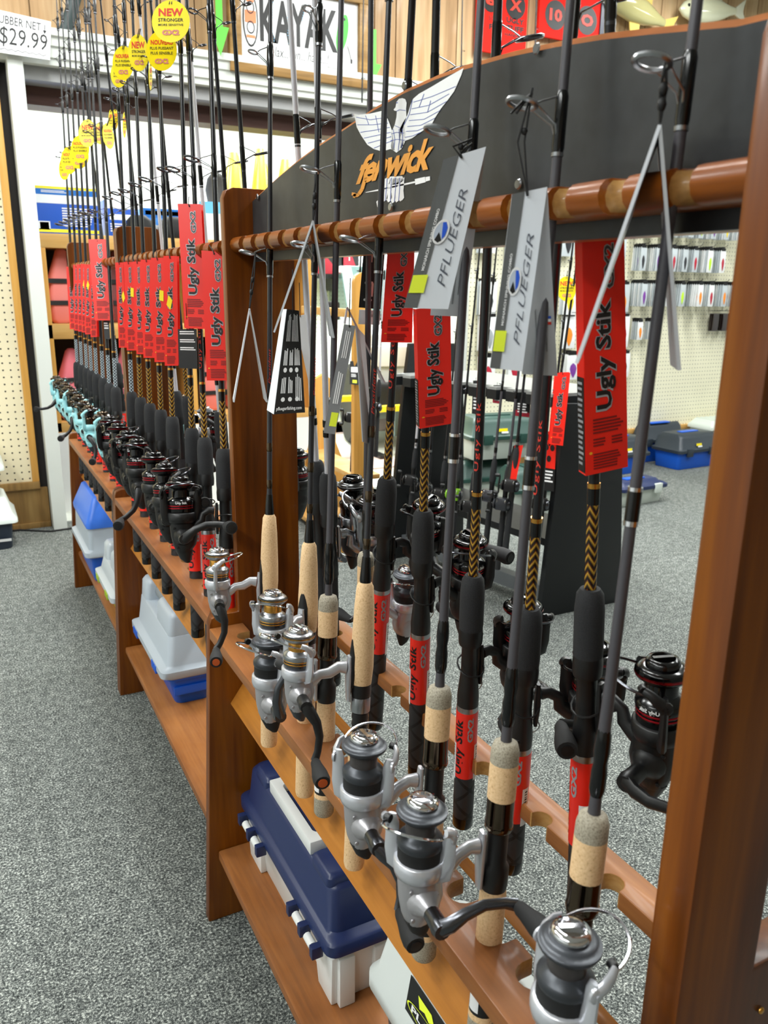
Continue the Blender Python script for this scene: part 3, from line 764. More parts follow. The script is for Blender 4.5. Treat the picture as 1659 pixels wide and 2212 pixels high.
def guide_mesh(big, mt):
    def f():
        m = MB(); r = big
        m.m = 0
        ring = [Vector((0.010+r*2.3+r*math.cos(t), r*math.sin(t), 0.010+r*0.5*math.cos(t)*0.35)) for t in [2*PI*i/18 for i in range(18)]]
        m.tube(ring, r*0.13+0.0005, 6, closed=True)
        for s in (-1, 1): m.tube([(0.003, s*0.001, -0.012), (0.006, s*0.003, -0.002), (0.010+r*1.2, s*r*0.5, 0.008), (0.010+r*1.75, s*r*0.85, 0.010)], 0.0008, 5)
        m.tube([(0.003, 0, 0.020), (0.010+r*0.8, 0, 0.014), (0.010+r*1.35, 0, 0.0105)], 0.0008, 5)
        m.m = 1
        m.lathe([(0.0040, -0.024), (0.0052, -0.019), (0.0052, 0.020), (0.0036, 0.026)], 10)
        m.m = 0
        m.lathe([(0.0050, -0.0255), (0.0050, -0.0225)], 10)
        return m.mesh('guide', [mt, GLOSSB])
    return cached(('guide', round(big, 4), mt.name), f)
def sleeve_print(r, z0, z1, shift):
    def f():
        m = MB()
        def w(ang, zz): return Vector((r*math.cos(ang), r*math.sin(ang), zz))
        L = z1-z0
        vs, fs = text_cut('Ugly Stik', 0.03, 0.0, 1.08); vg, fg = text_cut('GX2', 0.04); D = PI/180
        for (a1, a2, a3) in ((200, 257, 304), (60, 117, 158)):
            m.m = 0; h = 0.0165/r; m.add([w(a1*D-(bb-0.5)*h, z0+0.007+a*(L*0.84)) for a, bb in vs], fs, False)
            m.m = 1; h = 0.0085/r; m.add([w(a2*D-(bb-0.5)*h, z0+L*0.58+a*L*0.36) for a, bb in vg], fg, False)
            m.m = 2; n = 6; aa = [a3*D-0.34+0.68*i/n for i in range(n+1)]
            m.add([w(t, z0-0.004) for t in aa]+[w(t, z0+L*0.52) for t in aa], [(i, i+1, n+2+i, n+1+i) for i in range(n)], False)
            m.m = 0
            for i in range(9):
                zz = z0+L*0.16+i*0.004; wd = 0.0012+0.0012*((i*7) % 3)/2
                q = [w(a3*D-0.10, zz), w(a3*D+0.15, zz), w(a3*D+0.15, zz+wd), w(a3*D-0.10, zz+wd)]
                m.add([p+Vector((p.x, p.y, 0)).normalized()*0.0002 for p in q], [(0, 1, 2, 3)], False)
        return m.mesh('print', [PBLACK, PGREY, WHITE], recalc=False)
    return cached(('sleeve', round(r, 4), round(L_ := z1-z0, 3), round(z0, 3), shift), f)
def rod(kind, p1, p2, label, group, zb=0.545, L=2.0, az=0.0, out=(-1, 0, 0), reel=None, shift=0.0, guides=None, bend=0.0, zoff=0.0, name='fishing_rod'):
    """p1, p2: two points of its axis; zb: height of the butt end"""
    p1 = Vector(p1); p2 = Vector(p2); d = (p2-p1).normalized()
    if d.z < 0: d = -d
    base = p1 + d*((zb-p1.z)/d.z)
    root = thing(name, label, 'fishing rod', frame(base, out, d), group)
    root['zb'] = zb
    s = shift
    if kind == 'cork':
        link('butt_cap', lm('butt_cap', [(0.0125, 0), (0.0148, 0.004), (0.0150, 0.030)], CORKG), root)
        link('cork_ring', lm('cork_ring', [(0.0150, 0.030), (0.0148, 0.037)], CORK), root)
        link('butt_sleeve', lm('butt_sleeve', [(0.0147, 0.037), (0.0145, 0.074)], BLACKM), root)
        stk = MB(); n = 5
        for a0 in (PI*0.85, -0.2):
            aa = [a0+0.9*i/n for i in range(n+1)]; r = 0.0150
            stk.add([Vector((r*math.cos(t), r*math.sin(t), zz)) for zz in (0.041, 0.071) for t in aa], [(i, i+1, n+2+i, n+1+i) for i in range(n)], False)
        link('sticker', cached(('stk',), lambda: stk.mesh('sticker', [WHITE], recalc=False)), root)
        link('rear_grip', lm('rear_grip', [(0.0145, 0.074), (0.0138, 0.12), (0.0136, 0.175), (0.0125, 0.183)], CORK), root)
        link('reel_seat', lm('reel_seat', [(0.0125, 0.178), (0.0138, 0.186), (0.0138, 0.205), (0.0105, 0.210), (0.0105, 0.248)], BLACKM), root)
        link('seat_hood', lm('seat_hood', [(0.0130, 0.246), (0.0142, 0.248), (0.0142, 0.254), (0.0136, 0.256), (0.0136, 0.280)], BRONZE), root)
        link('fore_grip', lm('fore_grip', [(0.0140, 0.280), (0.0140, 0.318)], CORK), root)
        link('fore_cap', lm('fore_cap', [(0.0140, 0.318), (0.0138, 0.330), (0.0115, 0.338), (0.0070, 0.340)], CORKG), root)
        bl = [(0.0056, 0.338), (0.0050, 0.352), (0.0054, 0.404), (0.0048, 0.46), (0.0041, 0.9), (0.0029, 1.4), (0.0012, L)]
        zf = 0.215; gs = guides or (0.888, 1.18, 1.42, 1.60, 1.74, 1.86); gr = 0.0115; gm = STEEL; BM = BLANKS
        link('ferrule', lm('ferrule', [(0.0052, 0.356), (0.0066, 0.362), (0.0066, 0.378), (0.0056, 0.386), (0.0068, 0.396), (0.0062, 0.410), (0.0050, 0.416)], GLOSSB), root)
        link('band', lm('band', [(0.0056, 0.585), (0.0057, 0.589)], CHROME), root); link('band', lm('band', [(0.0055, 0.612), (0.0056, 0.615)], CHROME), root)
        link('wrap', lm('wrap', [(0.0055, 0.589), (0.0055, 0.612)], GLOSSB), root)
        kind_reel = 'silver'
    elif kind == 'taper':
        t = -0.058
        link('rear_grip', lm('rear_grip', [(0.0125, 0), (0.0142, 0.006), (0.0140, 0.08), (0.0135, 0.255+t)], CORK), root)
        link('winding_check', lm('winding_check', [(r_, z_+t) for r_, z_ in ((0.0100, 0.255), (0.0112, 0.257), (0.0100, 0.262), (0.0112, 0.266), (0.0100, 0.271), (0.0112, 0.275), (0.0104, 0.282))], BLACKM), root)
        link('locking_ring', lm('locking_ring', [(0.0125, 0.284+t), (0.0128, 0.288+t), (0.0128, 0.302+t), (0.0122, 0.304+t)], STEEL), root)
        link('seat_hood', lm('seat_hood', [(0.0124, 0.304+t), (0.0132, 0.310+t), (0.0128, 0.330+t)], BLACKM), root)
        link('fore_grip', lm('fore_grip', [(r_, z_+t) for r_, z_ in ((0.0130, 0.322), (0.0148, 0.345), (0.0146, 0.375), (0.0128, 0.425), (0.0108, 0.452), (0.0080, 0.457))], CORK), root)
        ins = MB().loft([[Vector((0.0128+0.0035*math.cos(q_)*q, 0.0085*q*math.sin(q_), zz+t)) for q_ in [2*PI*i/10 for i in range(10)]] for zz, q in ((0.318, 0.7), (0.335, 1.0), (0.360, 1.0), (0.378, 0.6), (0.390, 0.1))])
        link('seat_inlay', cached(('inlay',), lambda: ins.mesh('seat_inlay', [BLACKM])), root)
        bl = [(0.0056, 0.455+t), (0.0050, 0.475+t), (0.0043, 0.50+t), (0.0037, 0.9), (0.0027, 1.4), (0.0011, L)]
        zf = 0.330+t; gs = guides or (0.80, 1.09, 1.32, 1.52, 1.68, 1.82); gr = 0.0110; gm = STEEL; BM = BLANKG
        for zz in (0.50+t, 0.56+t, 0.64+t): link('wrap', lm('wrap', [(0.0043, zz), (0.0047, zz+0.002), (0.0047, zz+0.012), (0.0042, zz+0.014)], BRONZE), root)
        link('collar', lm('collar', [(0.0072, 0.456+t), (0.0074, 0.462+t), (0.0052, 0.490+t)], GLOSSB), root)
        dec = MB(); vs, fs = text_cut('President', 0.0, 0.3)
        for a0 in (PI*0.45,): dec.add([Vector((0.0046*math.cos(a0-(bb-0.5)*0.9), 0.0046*math.sin(a0-(bb-0.5)*0.9), 0.61+a*0.055)) for a, bb in vs], fs, False)
        link('lettering', cached(('dec',), lambda: dec.mesh('lettering', [REDDEC], recalc=False)), root)
        kind_reel = 'gold'
    elif kind in ('gold_braid', 'white_braid', 'silver_spin'):
        link('butt_cap', lm('butt_cap', [(0.0130, 0), (0.0150, 0.003), (0.0150, 0.018), (0.0146, 0.020)], GLOSSB), root)
        if kind == 'silver_spin':
            link('rear_grip', lm('rear_grip', [(0.0140, 0.020), (0.0138, 0.20+s)], EVA), root)
        else:
            link('rear_grip', lm('rear_grip', [(0.0146, 0.020), (0.0150, 0.05), (0.0146, 0.095+s*0.9)], XGRIP), root)
            link('label_sleeve', lm('label_sleeve', [(0.0153, 0.092+s*0.9), (0.0153, 0.200+s)], RED), root)
            link('print', sleeve_print(0.01558, 0.092+s*0.9, 0.200+s, s), root)
        link('seat_ring', lm('seat_ring', [(0.0150, 0.200+s), (0.0153, 0.204+s), (0.0150, 0.208+s)], STEEL if kind != 'silver_spin' else BLACKM), root)
        link('reel_seat', lm('reel_seat', [(0.0148, 0.208+s), (0.0150, 0.222+s), (0.0135, 0.240+s), (0.0112, 0.262+s), (0.0112, 0.300+s), (0.0134, 0.304+s)], BLACKM), root)
        link('seat_hood', lm('seat_hood', [(0.0150, 0.302+s), (0.0160, 0.306+s), (0.0164, 0.318+s), (0.0156, 0.326+s)], BLACKM), root)
        link('fore_grip', lm('fore_grip', [(0.0156, 0.326+s), (0.0162, 0.334+s), (0.0160, 0.380+s), (0.0142, 0.397+s), (0.0105, 0.403+s)], EVA), root)
        WM = {'gold_braid': BRAIDG, 'white_braid': BRAIDW, 'silver_spin': BLANKW}[kind]
        if kind != 'silver_spin':
            link('braid_wrap', lm('braid_wrap', [(0.0063, 0.402+s), (0.0062, 0.45+s), (0.0060, 0.495+s)], WM), root)
            link('wrap', lm('wrap', [(0.0064, 0.495+s), (0.0064, 0.512+s)], GLOSSB), root)
            link('band', lm('band', [(0.0066, 0.512+s), (0.0066, 0.517+s)], GOLD), root)
        BM = {'gold_braid': BLANKB, 'white_braid': BLANKB, 'silver_spin': BLANKW}[kind]
        bl = [(0.0060, 0.40+s), (0.0056, 0.52+s), (0.0052, 0.8), (0.0042, 1.2), (0.0028, 1.6), (0.0013, L)]
        if kind == 'silver_spin':
            for zz in (0.47, 0.488): link('band', lm('band', [(0.0066, zz+s), (0.0066, zz+0.012+s)], GLOSSB), root)
        if kind == 'gold_braid':
            dec = MB(); vs, fs = text_cut('Ugly Stik', 0.015, 0.0, 1.2)
            for a0 in (PI*1.22, PI*0.4): dec.add([Vector((0.00585*math.cos(a0-(bb-0.5)*1.25), 0.00585*math.sin(a0-(bb-0.5)*1.25), 0.545+s+a*0.085)) for a, bb in vs], fs, False)
            link('lettering', cached(('dec2', s), lambda: dec.mesh('lettering', [REDDEC], recalc=False)), root)
        zf = 0.268+s; gs = guides or (1.00, 1.26, 1.46, 1.63, 1.77, 1.89); gr = 0.0135; gm = DSTEEL
        kind_reel = {'gold_braid': 'black', 'white_braid': 'teal', 'silver_spin': 'big'}[kind]
        if kind != 'silver_spin':
            tie = [Vector((0.018*math.cos(t)+0.002, 0.018*math.sin(t), zf+0.008*math.sin(t))) for t in [2*PI*i/14 for i in range(14)]]
            link('cable_tie', cached(('tie', s), lambda: MB().tube(tie, 0.0013, 5, closed=True).mesh('cable_tie', [BLACKM])), root)
        link('hook_keeper', cached(('hk', s), lambda: MB().tube(arc((0.0125, 0, 0.335+s-0.10), 0.010, -PI/2, PI/2, 8, 'XZ'), 0.0008, 5).mesh('hook_keeper', [STEEL])), root)
    bm_ = cached(('blank', kind, L, s), lambda: MB().lathe(bl, 10).mesh('blank', [BM]))
    link('blank', bm_, root)
    A = Rz(az)
    rb = lambda zz: max(0.25, (0.0052-0.0020*zz)/0.0042)
    for i, zz in enumerate(gs):
        g = guide_mesh(max(0.0028, gr*(0.62**i)), gm)
        q = 0.85*rb(zz)
        link('guide', g, root, T(0, 0, zz) @ A)
    return root, base, d, zf, kind_reel
# ================================================================ the rods standing in the three racks
RODS = {}
def stand(key, kind, P1, P2, x1, x2, label, group, out, az=0.0, reel='std', h=PI/2, bail=0.0, side=1, zb=0.545, raz=0.0, shift=0.0, gaz=None, L=2.0, zoff=0):
    a, b_ = atX(P1[0], P1[1], x1), atX(P2[0], P2[1], x2)
    root, base, d, zf, rk = rod(kind, a, b_, label, group, zb=zb, out=out, shift=shift, az=gaz if gaz is not None else 0.0, L=L)
    if reel == 'std': reel = rk
    if reel: add_reel(root, reel, zf, raz, h, bail, side)
    RODS[key] = (root, base, d); return root
def rodpt(key, z): r, bs, d = RODS[key]; return bs + d*((z-bs.z)/d.z)
def rdep(key, z): return depth(rodpt(key, z))
GA = 'cork handled rods in the near rack'
GB = 'black foam handled rods in the middle rack'
GC = 'black foam handled rods in the far rack'
GR = 'black foam handled rods on the back side of the near rack'
LX1, LX2 = 0.425, 0.452
WL = (-1, 0, 0); WR = (1, 0, 0)
stand('L1', 'cork', (1282, 1765), (1447, 470), LX1, LX2, 'grey rod with short cork grip and silver reel nearest the dark end post', GA, (-1, -0.85, 0), h=PI*0.5, bail=0.85, gaz=-0.62, raz=0.0)
stand('L2', 'cork', (1092, 1615), (1192, 470), LX1, LX2, 'grey rod with short cork grip, its silver reel crank swung towards its own handle', GA, (-1, 0.12, 0), h=PI*1.04, bail=-0.75)
stand('L3', 'cork', (948, 1512), (1009, 500), LX1, LX2, 'grey rod with short cork grip, silver reel hanging over the navy box handle', GA, (-1, 0.15, 0), h=PI*0.55, bail=2.5)
stand('L6', 'taper', (789, 1264), (820, 500), LX1, LX2, 'charcoal rod with long tapered cork grip, orange-tipped crank hanging over the tray', GA, (-1, 0.18, 0), h=PI*0.5, bail=-1.1)
stand('L4', 'cork', (709, 1315), (727, 480), LX1, LX2, 'grey rod with short cork grip between the two long tapered cork rods', GA, (-1, 0.1, 0), h=-PI*0.6, bail=-1.2)
stand('L5', 'taper', (668, 1175), (681, 500), LX1, LX2, 'charcoal rod with long tapered cork grip, in front of the rack end post edge', GA, (-0.8, -0.5, 0), h=-0.35, bail=-1.2)
stand('L7', 'taper', (582, 1103), (583, 520), LX1, LX2, 'charcoal rod with long tapered cork grip standing against the brown end post', GA, (-1, 0.25, 0), h=PI*0.42, bail=1.4)
RX1, RX2 = 0.558, 0.536
stand('R1', 'gold_braid', (1275, 1275), (1300, 560), RX1, RX2, 'black rod with gold braid and thick foam grip nearest the end post', GR, (0.3, -0.95, 0), h=-0.4, bail=1.0, shift=0.055, side=-1)
stand('R2', 'gold_braid', (1145, 1315), (1186, 760), RX1, RX2, 'black foam grip rod with gold braid, behind the grey blank of the second cork rod', GR, (1, -0.45, 0), h=PI*1.2, bail=0.4, side=-1)
stand('R3', 'gold_braid', (1022, 1250), (1052, 560), RX1, RX2, 'black foam grip rod with gold braid, red sleeve lettered in full view', GR, (1, 0.0, 0), h=PI*0.9, bail=0.4, side=-1)
stand('R4', 'gold_braid', (915, 1100), (931, 470), RX1, RX2, 'black foam grip rod with gold braid under the lower red tag, bar code showing', GR, (1, 0.05, 0), h=PI*0.3, bail=2.4, shift=0.055)
stand('R5', 'gold_braid', (837, 1022), (866, 470), RX1, RX2, 'black foam grip rod with gold braid, red sleeve half covered by white bar code label', GR, (1, 0.1, 0), h=-0.7, bail=1.2, shift=0.085, side=-1)
stand('R6', 'cork', (790, 1213), (797, 470), RX1, RX2, 'short cork rod at the back of the near rack behind a tapered cork rod', 'cork and silver rods at the back of the near rack', (1, 0.1, 0), h=PI*0.9, bail=2.4)
stand('R7', 'silver_spin', (708, 1020), (697, 620), RX1, RX2, 'silver rod with black foam grip and large black and chrome reel', 'cork and silver rods at the back of the near rack', (1, -0.1, 0), h=PI*0.3, bail=2.6, shift=0.04, side=-1)
stand('R8', 'silver_spin', (683, 1010), (659, 590), RX1, RX2, 'silver rod with black foam grip right behind the brown end post', 'cork and silver rods at the back of the near rack', (1, 0.25, 0), h=PI*0.3, bail=0.8, shift=0.05)
# middle rack
BX1, BX2 = 0.440, 0.468
Bl = [(482, 944, 462, 337), (441, 928, 417, 337), (414, 915, 397, 337), (372, 896, 351, 337), (347, 876, 326, 337), (323, 860, 300, 337), (303, 851, 281, 337), (284, 842, 261, 337)]
ords = ['nearest the brown post, big black reel facing out', 'second from the end post', 'third from the end post', 'fourth from the end post', 'fifth from the end post', 'sixth from the end post', 'seventh from the end post', 'last at the far end, with white lattice wrap']
for i, (a, b_, c, d) in enumerate(Bl):
    kind = 'gold_braid' if i < 7 else 'white_braid'
    stand('B%d' % i, kind, (a, b_), (c, d), BX1, BX2, ('foam grip rod in middle rack ' if i else 'foam grip rod in middle rack ') + ords[i], GB, (-1, 0.22+0.05*(i % 3), 0), h=[PI*1.05, PI*1.1, PI*0.95, PI*0.28, PI*1.0, PI*0.9, PI*1.1, PI*0.8][i], bail=[0.15, 2.0, 1.9, -0.5, 0.3, 2.2, 0.5, 1.0][i], shift=0.07, raz=0.0, zb=0.53)
Cl = [(249, 823, 228, 440), (235, 814, 214, 440), (222, 810, 204, 440), (208, 803, 190, 440), (197, 797, 179, 440), (187, 791, 168, 440), (176, 782, 157, 440), (166, 776, 147, 440)]
ordc = ['nearest the camera', 'second from the near end', 'third from the near end', 'fourth from the near end', 'fifth from the near end', 'sixth from the near end', 'seventh from the near end', 'at the far end']
for i, (a, b_, c, d) in enumerate(Cl):
    stand('C%d' % i, 'white_braid', (a, b_), (c, d), BX1, BX2, 'lattice wrapped rod with pale blue reel in far rack, '+ordc[i], GC, (-1, 0.25, 0), h=[PI*0.5, PI*1.0, PI*0.9, PI*0.3, PI*1.05, PI*0.95, PI*1.0, PI*0.1][i], bail=[1.0, -0.4, 2.0, 0.4, 1.3, -0.2, 2.2, 0.9][i], shift=0.06, zb=0.53)
# back side of the middle and far racks
for i, y in enumerate([1.66, 1.79, 1.97, 2.29, 2.42]):
    k = 'gold_braid' if i in (0, 1, 3) else 'silver_spin'
    r_, bs, dd, zf, rk = rod(k, (0.570, y, 0.95), (0.552, y-0.004, 1.37), 'rod at the back of the middle rack, '+['first', 'second', 'third', 'fourth', 'fifth'][i]+' from the brown end post', 'rods at the back of the middle rack', zb=0.545, out=(1, 0.1, 0), shift=0.05)
    add_reel(r_, 'black' if k == 'gold_braid' else 'silver', zf, 0, PI*0.4, 1.0)
for i, y in enumerate([2.72, 2.93, 3.14, 3.40]):
    r_, bs, dd, zf, rk = rod('white_braid', (0.570, y, 0.95), (0.552, y-0.004, 1.37), 'rod at the back of the far rack, '+['first', 'second', 'third', 'fourth'][i]+' from its near end', 'rods at the back of the far rack', zb=0.545, out=(1, 0.1, 0), shift=0.05)
    add_reel(r_, 'teal', zf, 0, PI*0.4, 1.0)

# ================================================================ tags hanging on the rods
STR = mat('black_cord', (16, 16, 17), 0.6)
def string(root, pts, r=0.0010): part('string', MB().tube(pts, r, 5), STR, root)
def atrow(key, py):
    """distance along the view axis of the rod where it crosses pixel row py"""
    r, bs, d = RODS[key]; lo, hi = 0.0, 2.0
    for _ in range(30):
        mid = (lo+hi)/2
        if proj(bs+d*mid)[1] > py: lo = mid
        else: hi = mid
    return depth(bs+d*lo)
def D3(p, d): return atD(p[0], p[1], d(p[1]) if callable(d) else d)
def follow(key, off): return lambda py: atrow(key, py)+off
class Dp:
    """a distance that follows a rod, plus an offset"""
    def __init__(s, key, off=0.0): s.k, s.o = key, off
    def __call__(s, py): return atrow(s.k, py)+s.o
    def __add__(s, v): return Dp(s.k, s.o+v)
    def __sub__(s, v): return Dp(s.k, s.o-v)
def redtag(label, c, dep, group='red tags on the rods', side=0.0, tilt=0.0, price=None, top=None, name='rod_tag', gx=True, txt=True, backside=False, lower=None, strd=None):
    """c: corner pixels tl, tr, br, bl; dep: distance along the view axis"""
    tl, tr, br, bl = [D3(p, dep + (tilt if i in (1, 2) else 0)) for i, p in enumerate(c)]
    o = (tl+tr+br+bl)/4; root = thing(name, label, 'rod tag', T(*o), group)
    q = Quad(tl-o, tr-o, br-o, bl-o)
    part('front_panel', q.slab(MB(), 0.0008), RED, root)
    back = (Vector((FW.x, FW.y, 0)).normalized())
    if side:
        w = side; dirn = (back*0.9 - RT*0.10 if side > 0 else back*0.9 + RT*0.10)
        e = dirn.normalized()*abs(side)
        a, b_ = (q.c[0], q.c[3]) if side > 0 else (q.c[1], q.c[2])
        q2 = Quad(a+e, a, b_, b_+e) if side > 0 else Quad(a, a+e, b_+e, b_)
        m = MB(); q2.slab(m, 0.0008); part('side_panel', m, RED if side < 0 else RED, root)
        m = MB(); q2.rect(m, 0.05, 0.58, 0.98, 0.99); part('side_print', m, PBLACK, root, recalc=False)
        m = MB(); q2.lines(m, 0.15, 0.60, 0.85, 0.97, 16, 0.0011); q2.text(m, 'Ugly Stik', 0.25, 0.02, 0.7, 0.05); part('side_lines', m, PGREY, root, recalc=False)['kind'] = 'stuff'
    bp = MB(); qb = Quad(q.c[1]+back*0.02, q.c[0]+back*0.02, q.c[3]+back*0.02, q.c[2]+back*0.02)
    qb.slab(bp, 0.0008); part('back_panel', bp, RED, root)
    if txt:
        m = MB(); q.text(m, 'Ugly Stik', 0.25, 0.268, 0.77, 0.732, 0.0010, bold=0.06, rot=1)
        if gx: q.text(m, 'GX2', 0.49, 0.055, 0.75, 0.235, 0.0010, bold=0.07, rot=1)
        part('lettering_edge', m, mat('print_silver', (176, 178, 182), 0.35, 0.3), root, recalc=False)
        m = MB(); q.text(m, 'Ugly Stik', 0.275, 0.278, 0.745, 0.722, 0.0014, bold=0.028, rot=1); part('lettering', m, PBLACK, root, recalc=False)
        if gx:
            m = MB(); q.text(m, 'GX2', 0.51, 0.06, 0.73, 0.23, 0.0014, bold=0.02, rot=1); part('lettering', m, mat('print_mid_grey', (70, 66, 68), 0.4), root, recalc=False)
    m = MB(); q.lines(m, 0.18, 0.76, 0.92, 0.83, 5); q.lines(m, 0.18, 0.845, 0.50, 0.885, 3); q.lines(m, 0.62, 0.845, 0.9, 0.885, 3); q.lines(m, 0.18, 0.91, 0.92, 0.985, 6)
    part('small_print', m, PDARKR, root, recalc=False)
    m = MB(); q.ell(m, 0.12, 0.905, 0.04, 0.006); part('warning_mark', m, mat('print_amber', (240, 170, 30), 0.5), root, recalc=False)
    m = MB(); q.ell(m, 0.5, 0.02, 0.03, 0.006, 0.0012); part('hole', m, PBLACK, root, recalc=False)
    if price:
        u, v, a = price; m = MB(); du, dv = 0.16, 0.05
        cs, sn = math.cos(a), math.sin(a)
        q.poly(m, [(u+x*cs*du-y*sn*du, v+x*sn*dv+y*cs*dv) for x, y in ((-1, 1), (1, 1), (1, -1), (-1, -1))], 0.0018); part('price_sticker', m, YEL, root, recalc=False)
    if top: string(root, [D3(top, dep+0.004)-o, q.P(0.47, 0.0, 0.002), q.P(0.5, 0.022, 0.002)])
    return root, q, o
def pxq(x0, y0, x1, y1, lean=0.0, dy=0.0):
    """rectangle of pixels; lean moves the lower edge sideways"""
    return [(x0, y0), (x1, y0+dy), (x1+lean, y1+dy), (x0+lean, y1)]
redtag('large red tag nearest the dark end post, crossed by an edge-on grey tag', [(1258, 497), (1348, 490), (1356, 1008), (1266, 1028)], Dp('R1')-0.012, side=0.02)
redtag('lower red tag sleeve behind the big grey tag, beside the long silver blank', [(900, 668), (973, 660), (976, 915), (907, 926)], Dp('R4')-0.012, side=0.03)
redtag('upper red tag sleeve under the sign board, half hidden by the big grey tag', [(838, 528), (896, 520), (890, 740), (823, 739)], Dp('R5')-0.012)
redtag('red tag sleeve on the rod touching the brown end post, middle rack', [(435, 541), (490, 545), (498, 822), (447, 822)], Dp('B0')-0.014, top=(452, 530))
t7 = redtag('tall red tag sleeve standing out above all the others in the middle rack', [(384, 440), (434, 441), (449, 711), (399, 709)], Dp('B1')-0.016, side=0.03, top=(408, 425))
bt = [(c_, l_) for c_, l_ in [
    (pxq(353, 553, 382, 790, 3), 'red tag with a yellow sticker across its letters, next to the tall red tag'),
    (pxq(326, 557, 354, 782, 8), 'red tag with a square yellow sticker, middle rack'),
    (pxq(304, 561, 329, 773, 6), 'red tag without sticker between stickered tags, middle rack'),
    (pxq(287, 565, 306, 765, 8), 'narrow red tag with full small lettering, middle rack'),
    (pxq(267, 566, 288, 757, 7), 'red tag with a yellow sticker near its right edge, middle rack'),
    (pxq(249, 567, 266, 751, 8), 'last red tag at the far end of the middle rack, sticker at its edge')]]
pr = [(0.42, 0.42, 0.5), (0.72, 0.36, 0.1), None, None, (0.78, 0.34, 0.1), (0.85, 0.40, -0.6)]
for i, (c_, l_) in enumerate(bt): redtag(l_, c_, Dp('B%d' % (i+2))-0.015-(0.004 if i == 0 else 0), price=pr[i], top=(c_[0][0]+12, c_[0][1]-14))
ct = [(pxq(191, 517, 229, 692, 14), 1, 'broad red tag hanging in front of all others on the far rack'),
      (pxq(192, 572, 206, 728, 4), 2, 'red tag just left of the broad one on the far rack'),
      (pxq(181, 571, 195, 722, 3), 3, 'red tag behind the second red tag on the far rack'),
      (pxq(174, 570, 186, 718, 3), 4, 'narrow red tag fourth along the far rack'),
      (pxq(165, 571, 176, 716, 4), 5, 'narrow red tag fifth along the far rack'),
      (pxq(158, 572, 168, 714, 3), 6, 'very narrow red tag sixth along the far rack'),
      (pxq(143, 576, 159, 711, 8), 7, 'last red tag at the far end of the far rack, beside the pink vests')]
for c_, i, l_ in ct: redtag(l_, c_, Dp('C%d' % i)-0.02-(0.01 if i == 1 else 0), price=None if i not in (3, 4) else (0.6, 0.3, 0.7))
# black backs of two tags
def blacktag(label, c, dep, rows, icons=0, footer=None, group='black printed rod tags', sticker=None, white=False, hang=0.05):
    tl, tr, br, bl = [D3(p, dep) for p in c]; o = (tl+tr+br+bl)/4
    root = thing('rod_tag', label, 'rod tag', T(*o), group); q = Quad(tl-o, tr-o, br-o, bl-o)
    part('card', q.slab(MB(), 0.001), WHITE if white else BLACKM, root)
    if hang: string(root, [q.P(0.5, 0.02, 0.001), q.P(0.5, -0.02, 0.0)+Vector((0, 0, hang))], 0.0007)
    m = MB()
    for r in rows: q.lines(m, *r)
    for k in range(icons): q.ell(m, 0.25+0.25*k, 0.575, 0.075, 0.024); q.ell(m, 0.25+0.25*k, 0.86, 0.07, 0.022)
    if footer: q.text(m, footer, 0.06, 0.93, 0.9, 0.975, 0.0012, bold=0.02)
    if m.f: part('print', m, PGREY if white else PWHITE, root, recalc=False)
    if sticker:
        m = MB(); q.rect(m, *sticker); part('price_sticker', m, LIME, root, recalc=False)
    return root, q, o
blacktag('black warranty card below the tall red tag in the middle rack', [(384, 711), (425, 711), (427, 797), (387, 795)], Dp('B1')-0.012, [(0.1, 0.05, 0.95, 0.16, 2), (0.1, 0.26, 0.95, 0.36, 2), (0.1, 0.46, 0.95, 0.56, 2)])
blacktag('small black card below the broad red tag on the far rack', [(223, 693), (236, 693), (238, 733), (226, 732)], Dp('C1')-0.012, [(0.1, 0.1, 0.9, 0.5, 3)])
r_, q, o = blacktag('black spec card with columns of print and round icons, by the brown end post', [(620, 668), (646, 671), (659, 891), (592, 895)], Dp('L5')-0.02, [(0.18, 0.03, 0.42, 0.30, 5, 0.001, 0.5, 0.3, True), (0.5, 0.02, 0.9, 0.30, 5, 0.001, 0.5, 0.3, True), (0.15, 0.36, 0.34, 0.53, 3, 0.001, 0.6, 0.3, True), (0.42, 0.36, 0.6, 0.53, 3, 0.001, 0.6, 0.3, True), (0.66, 0.36, 0.92, 0.53, 4, 0.001, 0.6, 0.2, True), (0.15, 0.64, 0.34, 0.80, 3, 0.001, 0.6, 0.3, True), (0.42, 0.64, 0.6, 0.80, 3, 0.001, 0.6, 0.3, True), (0.7, 0.60, 0.95, 0.88, 4, 0.001, 0.5, 0.2, True)], 3, 'pfluegerfishing.com')
q2 = Quad(D3((611, 668), Dp('L5')+0.01)-o, q.c[0], q.c[3], D3((577, 886), Dp('L5')+0.03)-o)
part('front_flap', q2.slab(MB(), 0.001), mat('silver_card', (228, 233, 240), 0.35), r_)
SCARD = mat('silver_card', (228, 233, 240), 0.35); DCARD = mat('slate_card', (96, 98, 98), 0.5)
blacktag('plain pale card hanging behind the dark blanks, pierced at its top corner', [(636, 684), (660, 679), (676, 826), (668, 832)], Dp('R8')-0.05, [], group='black printed rod tags', white=True)
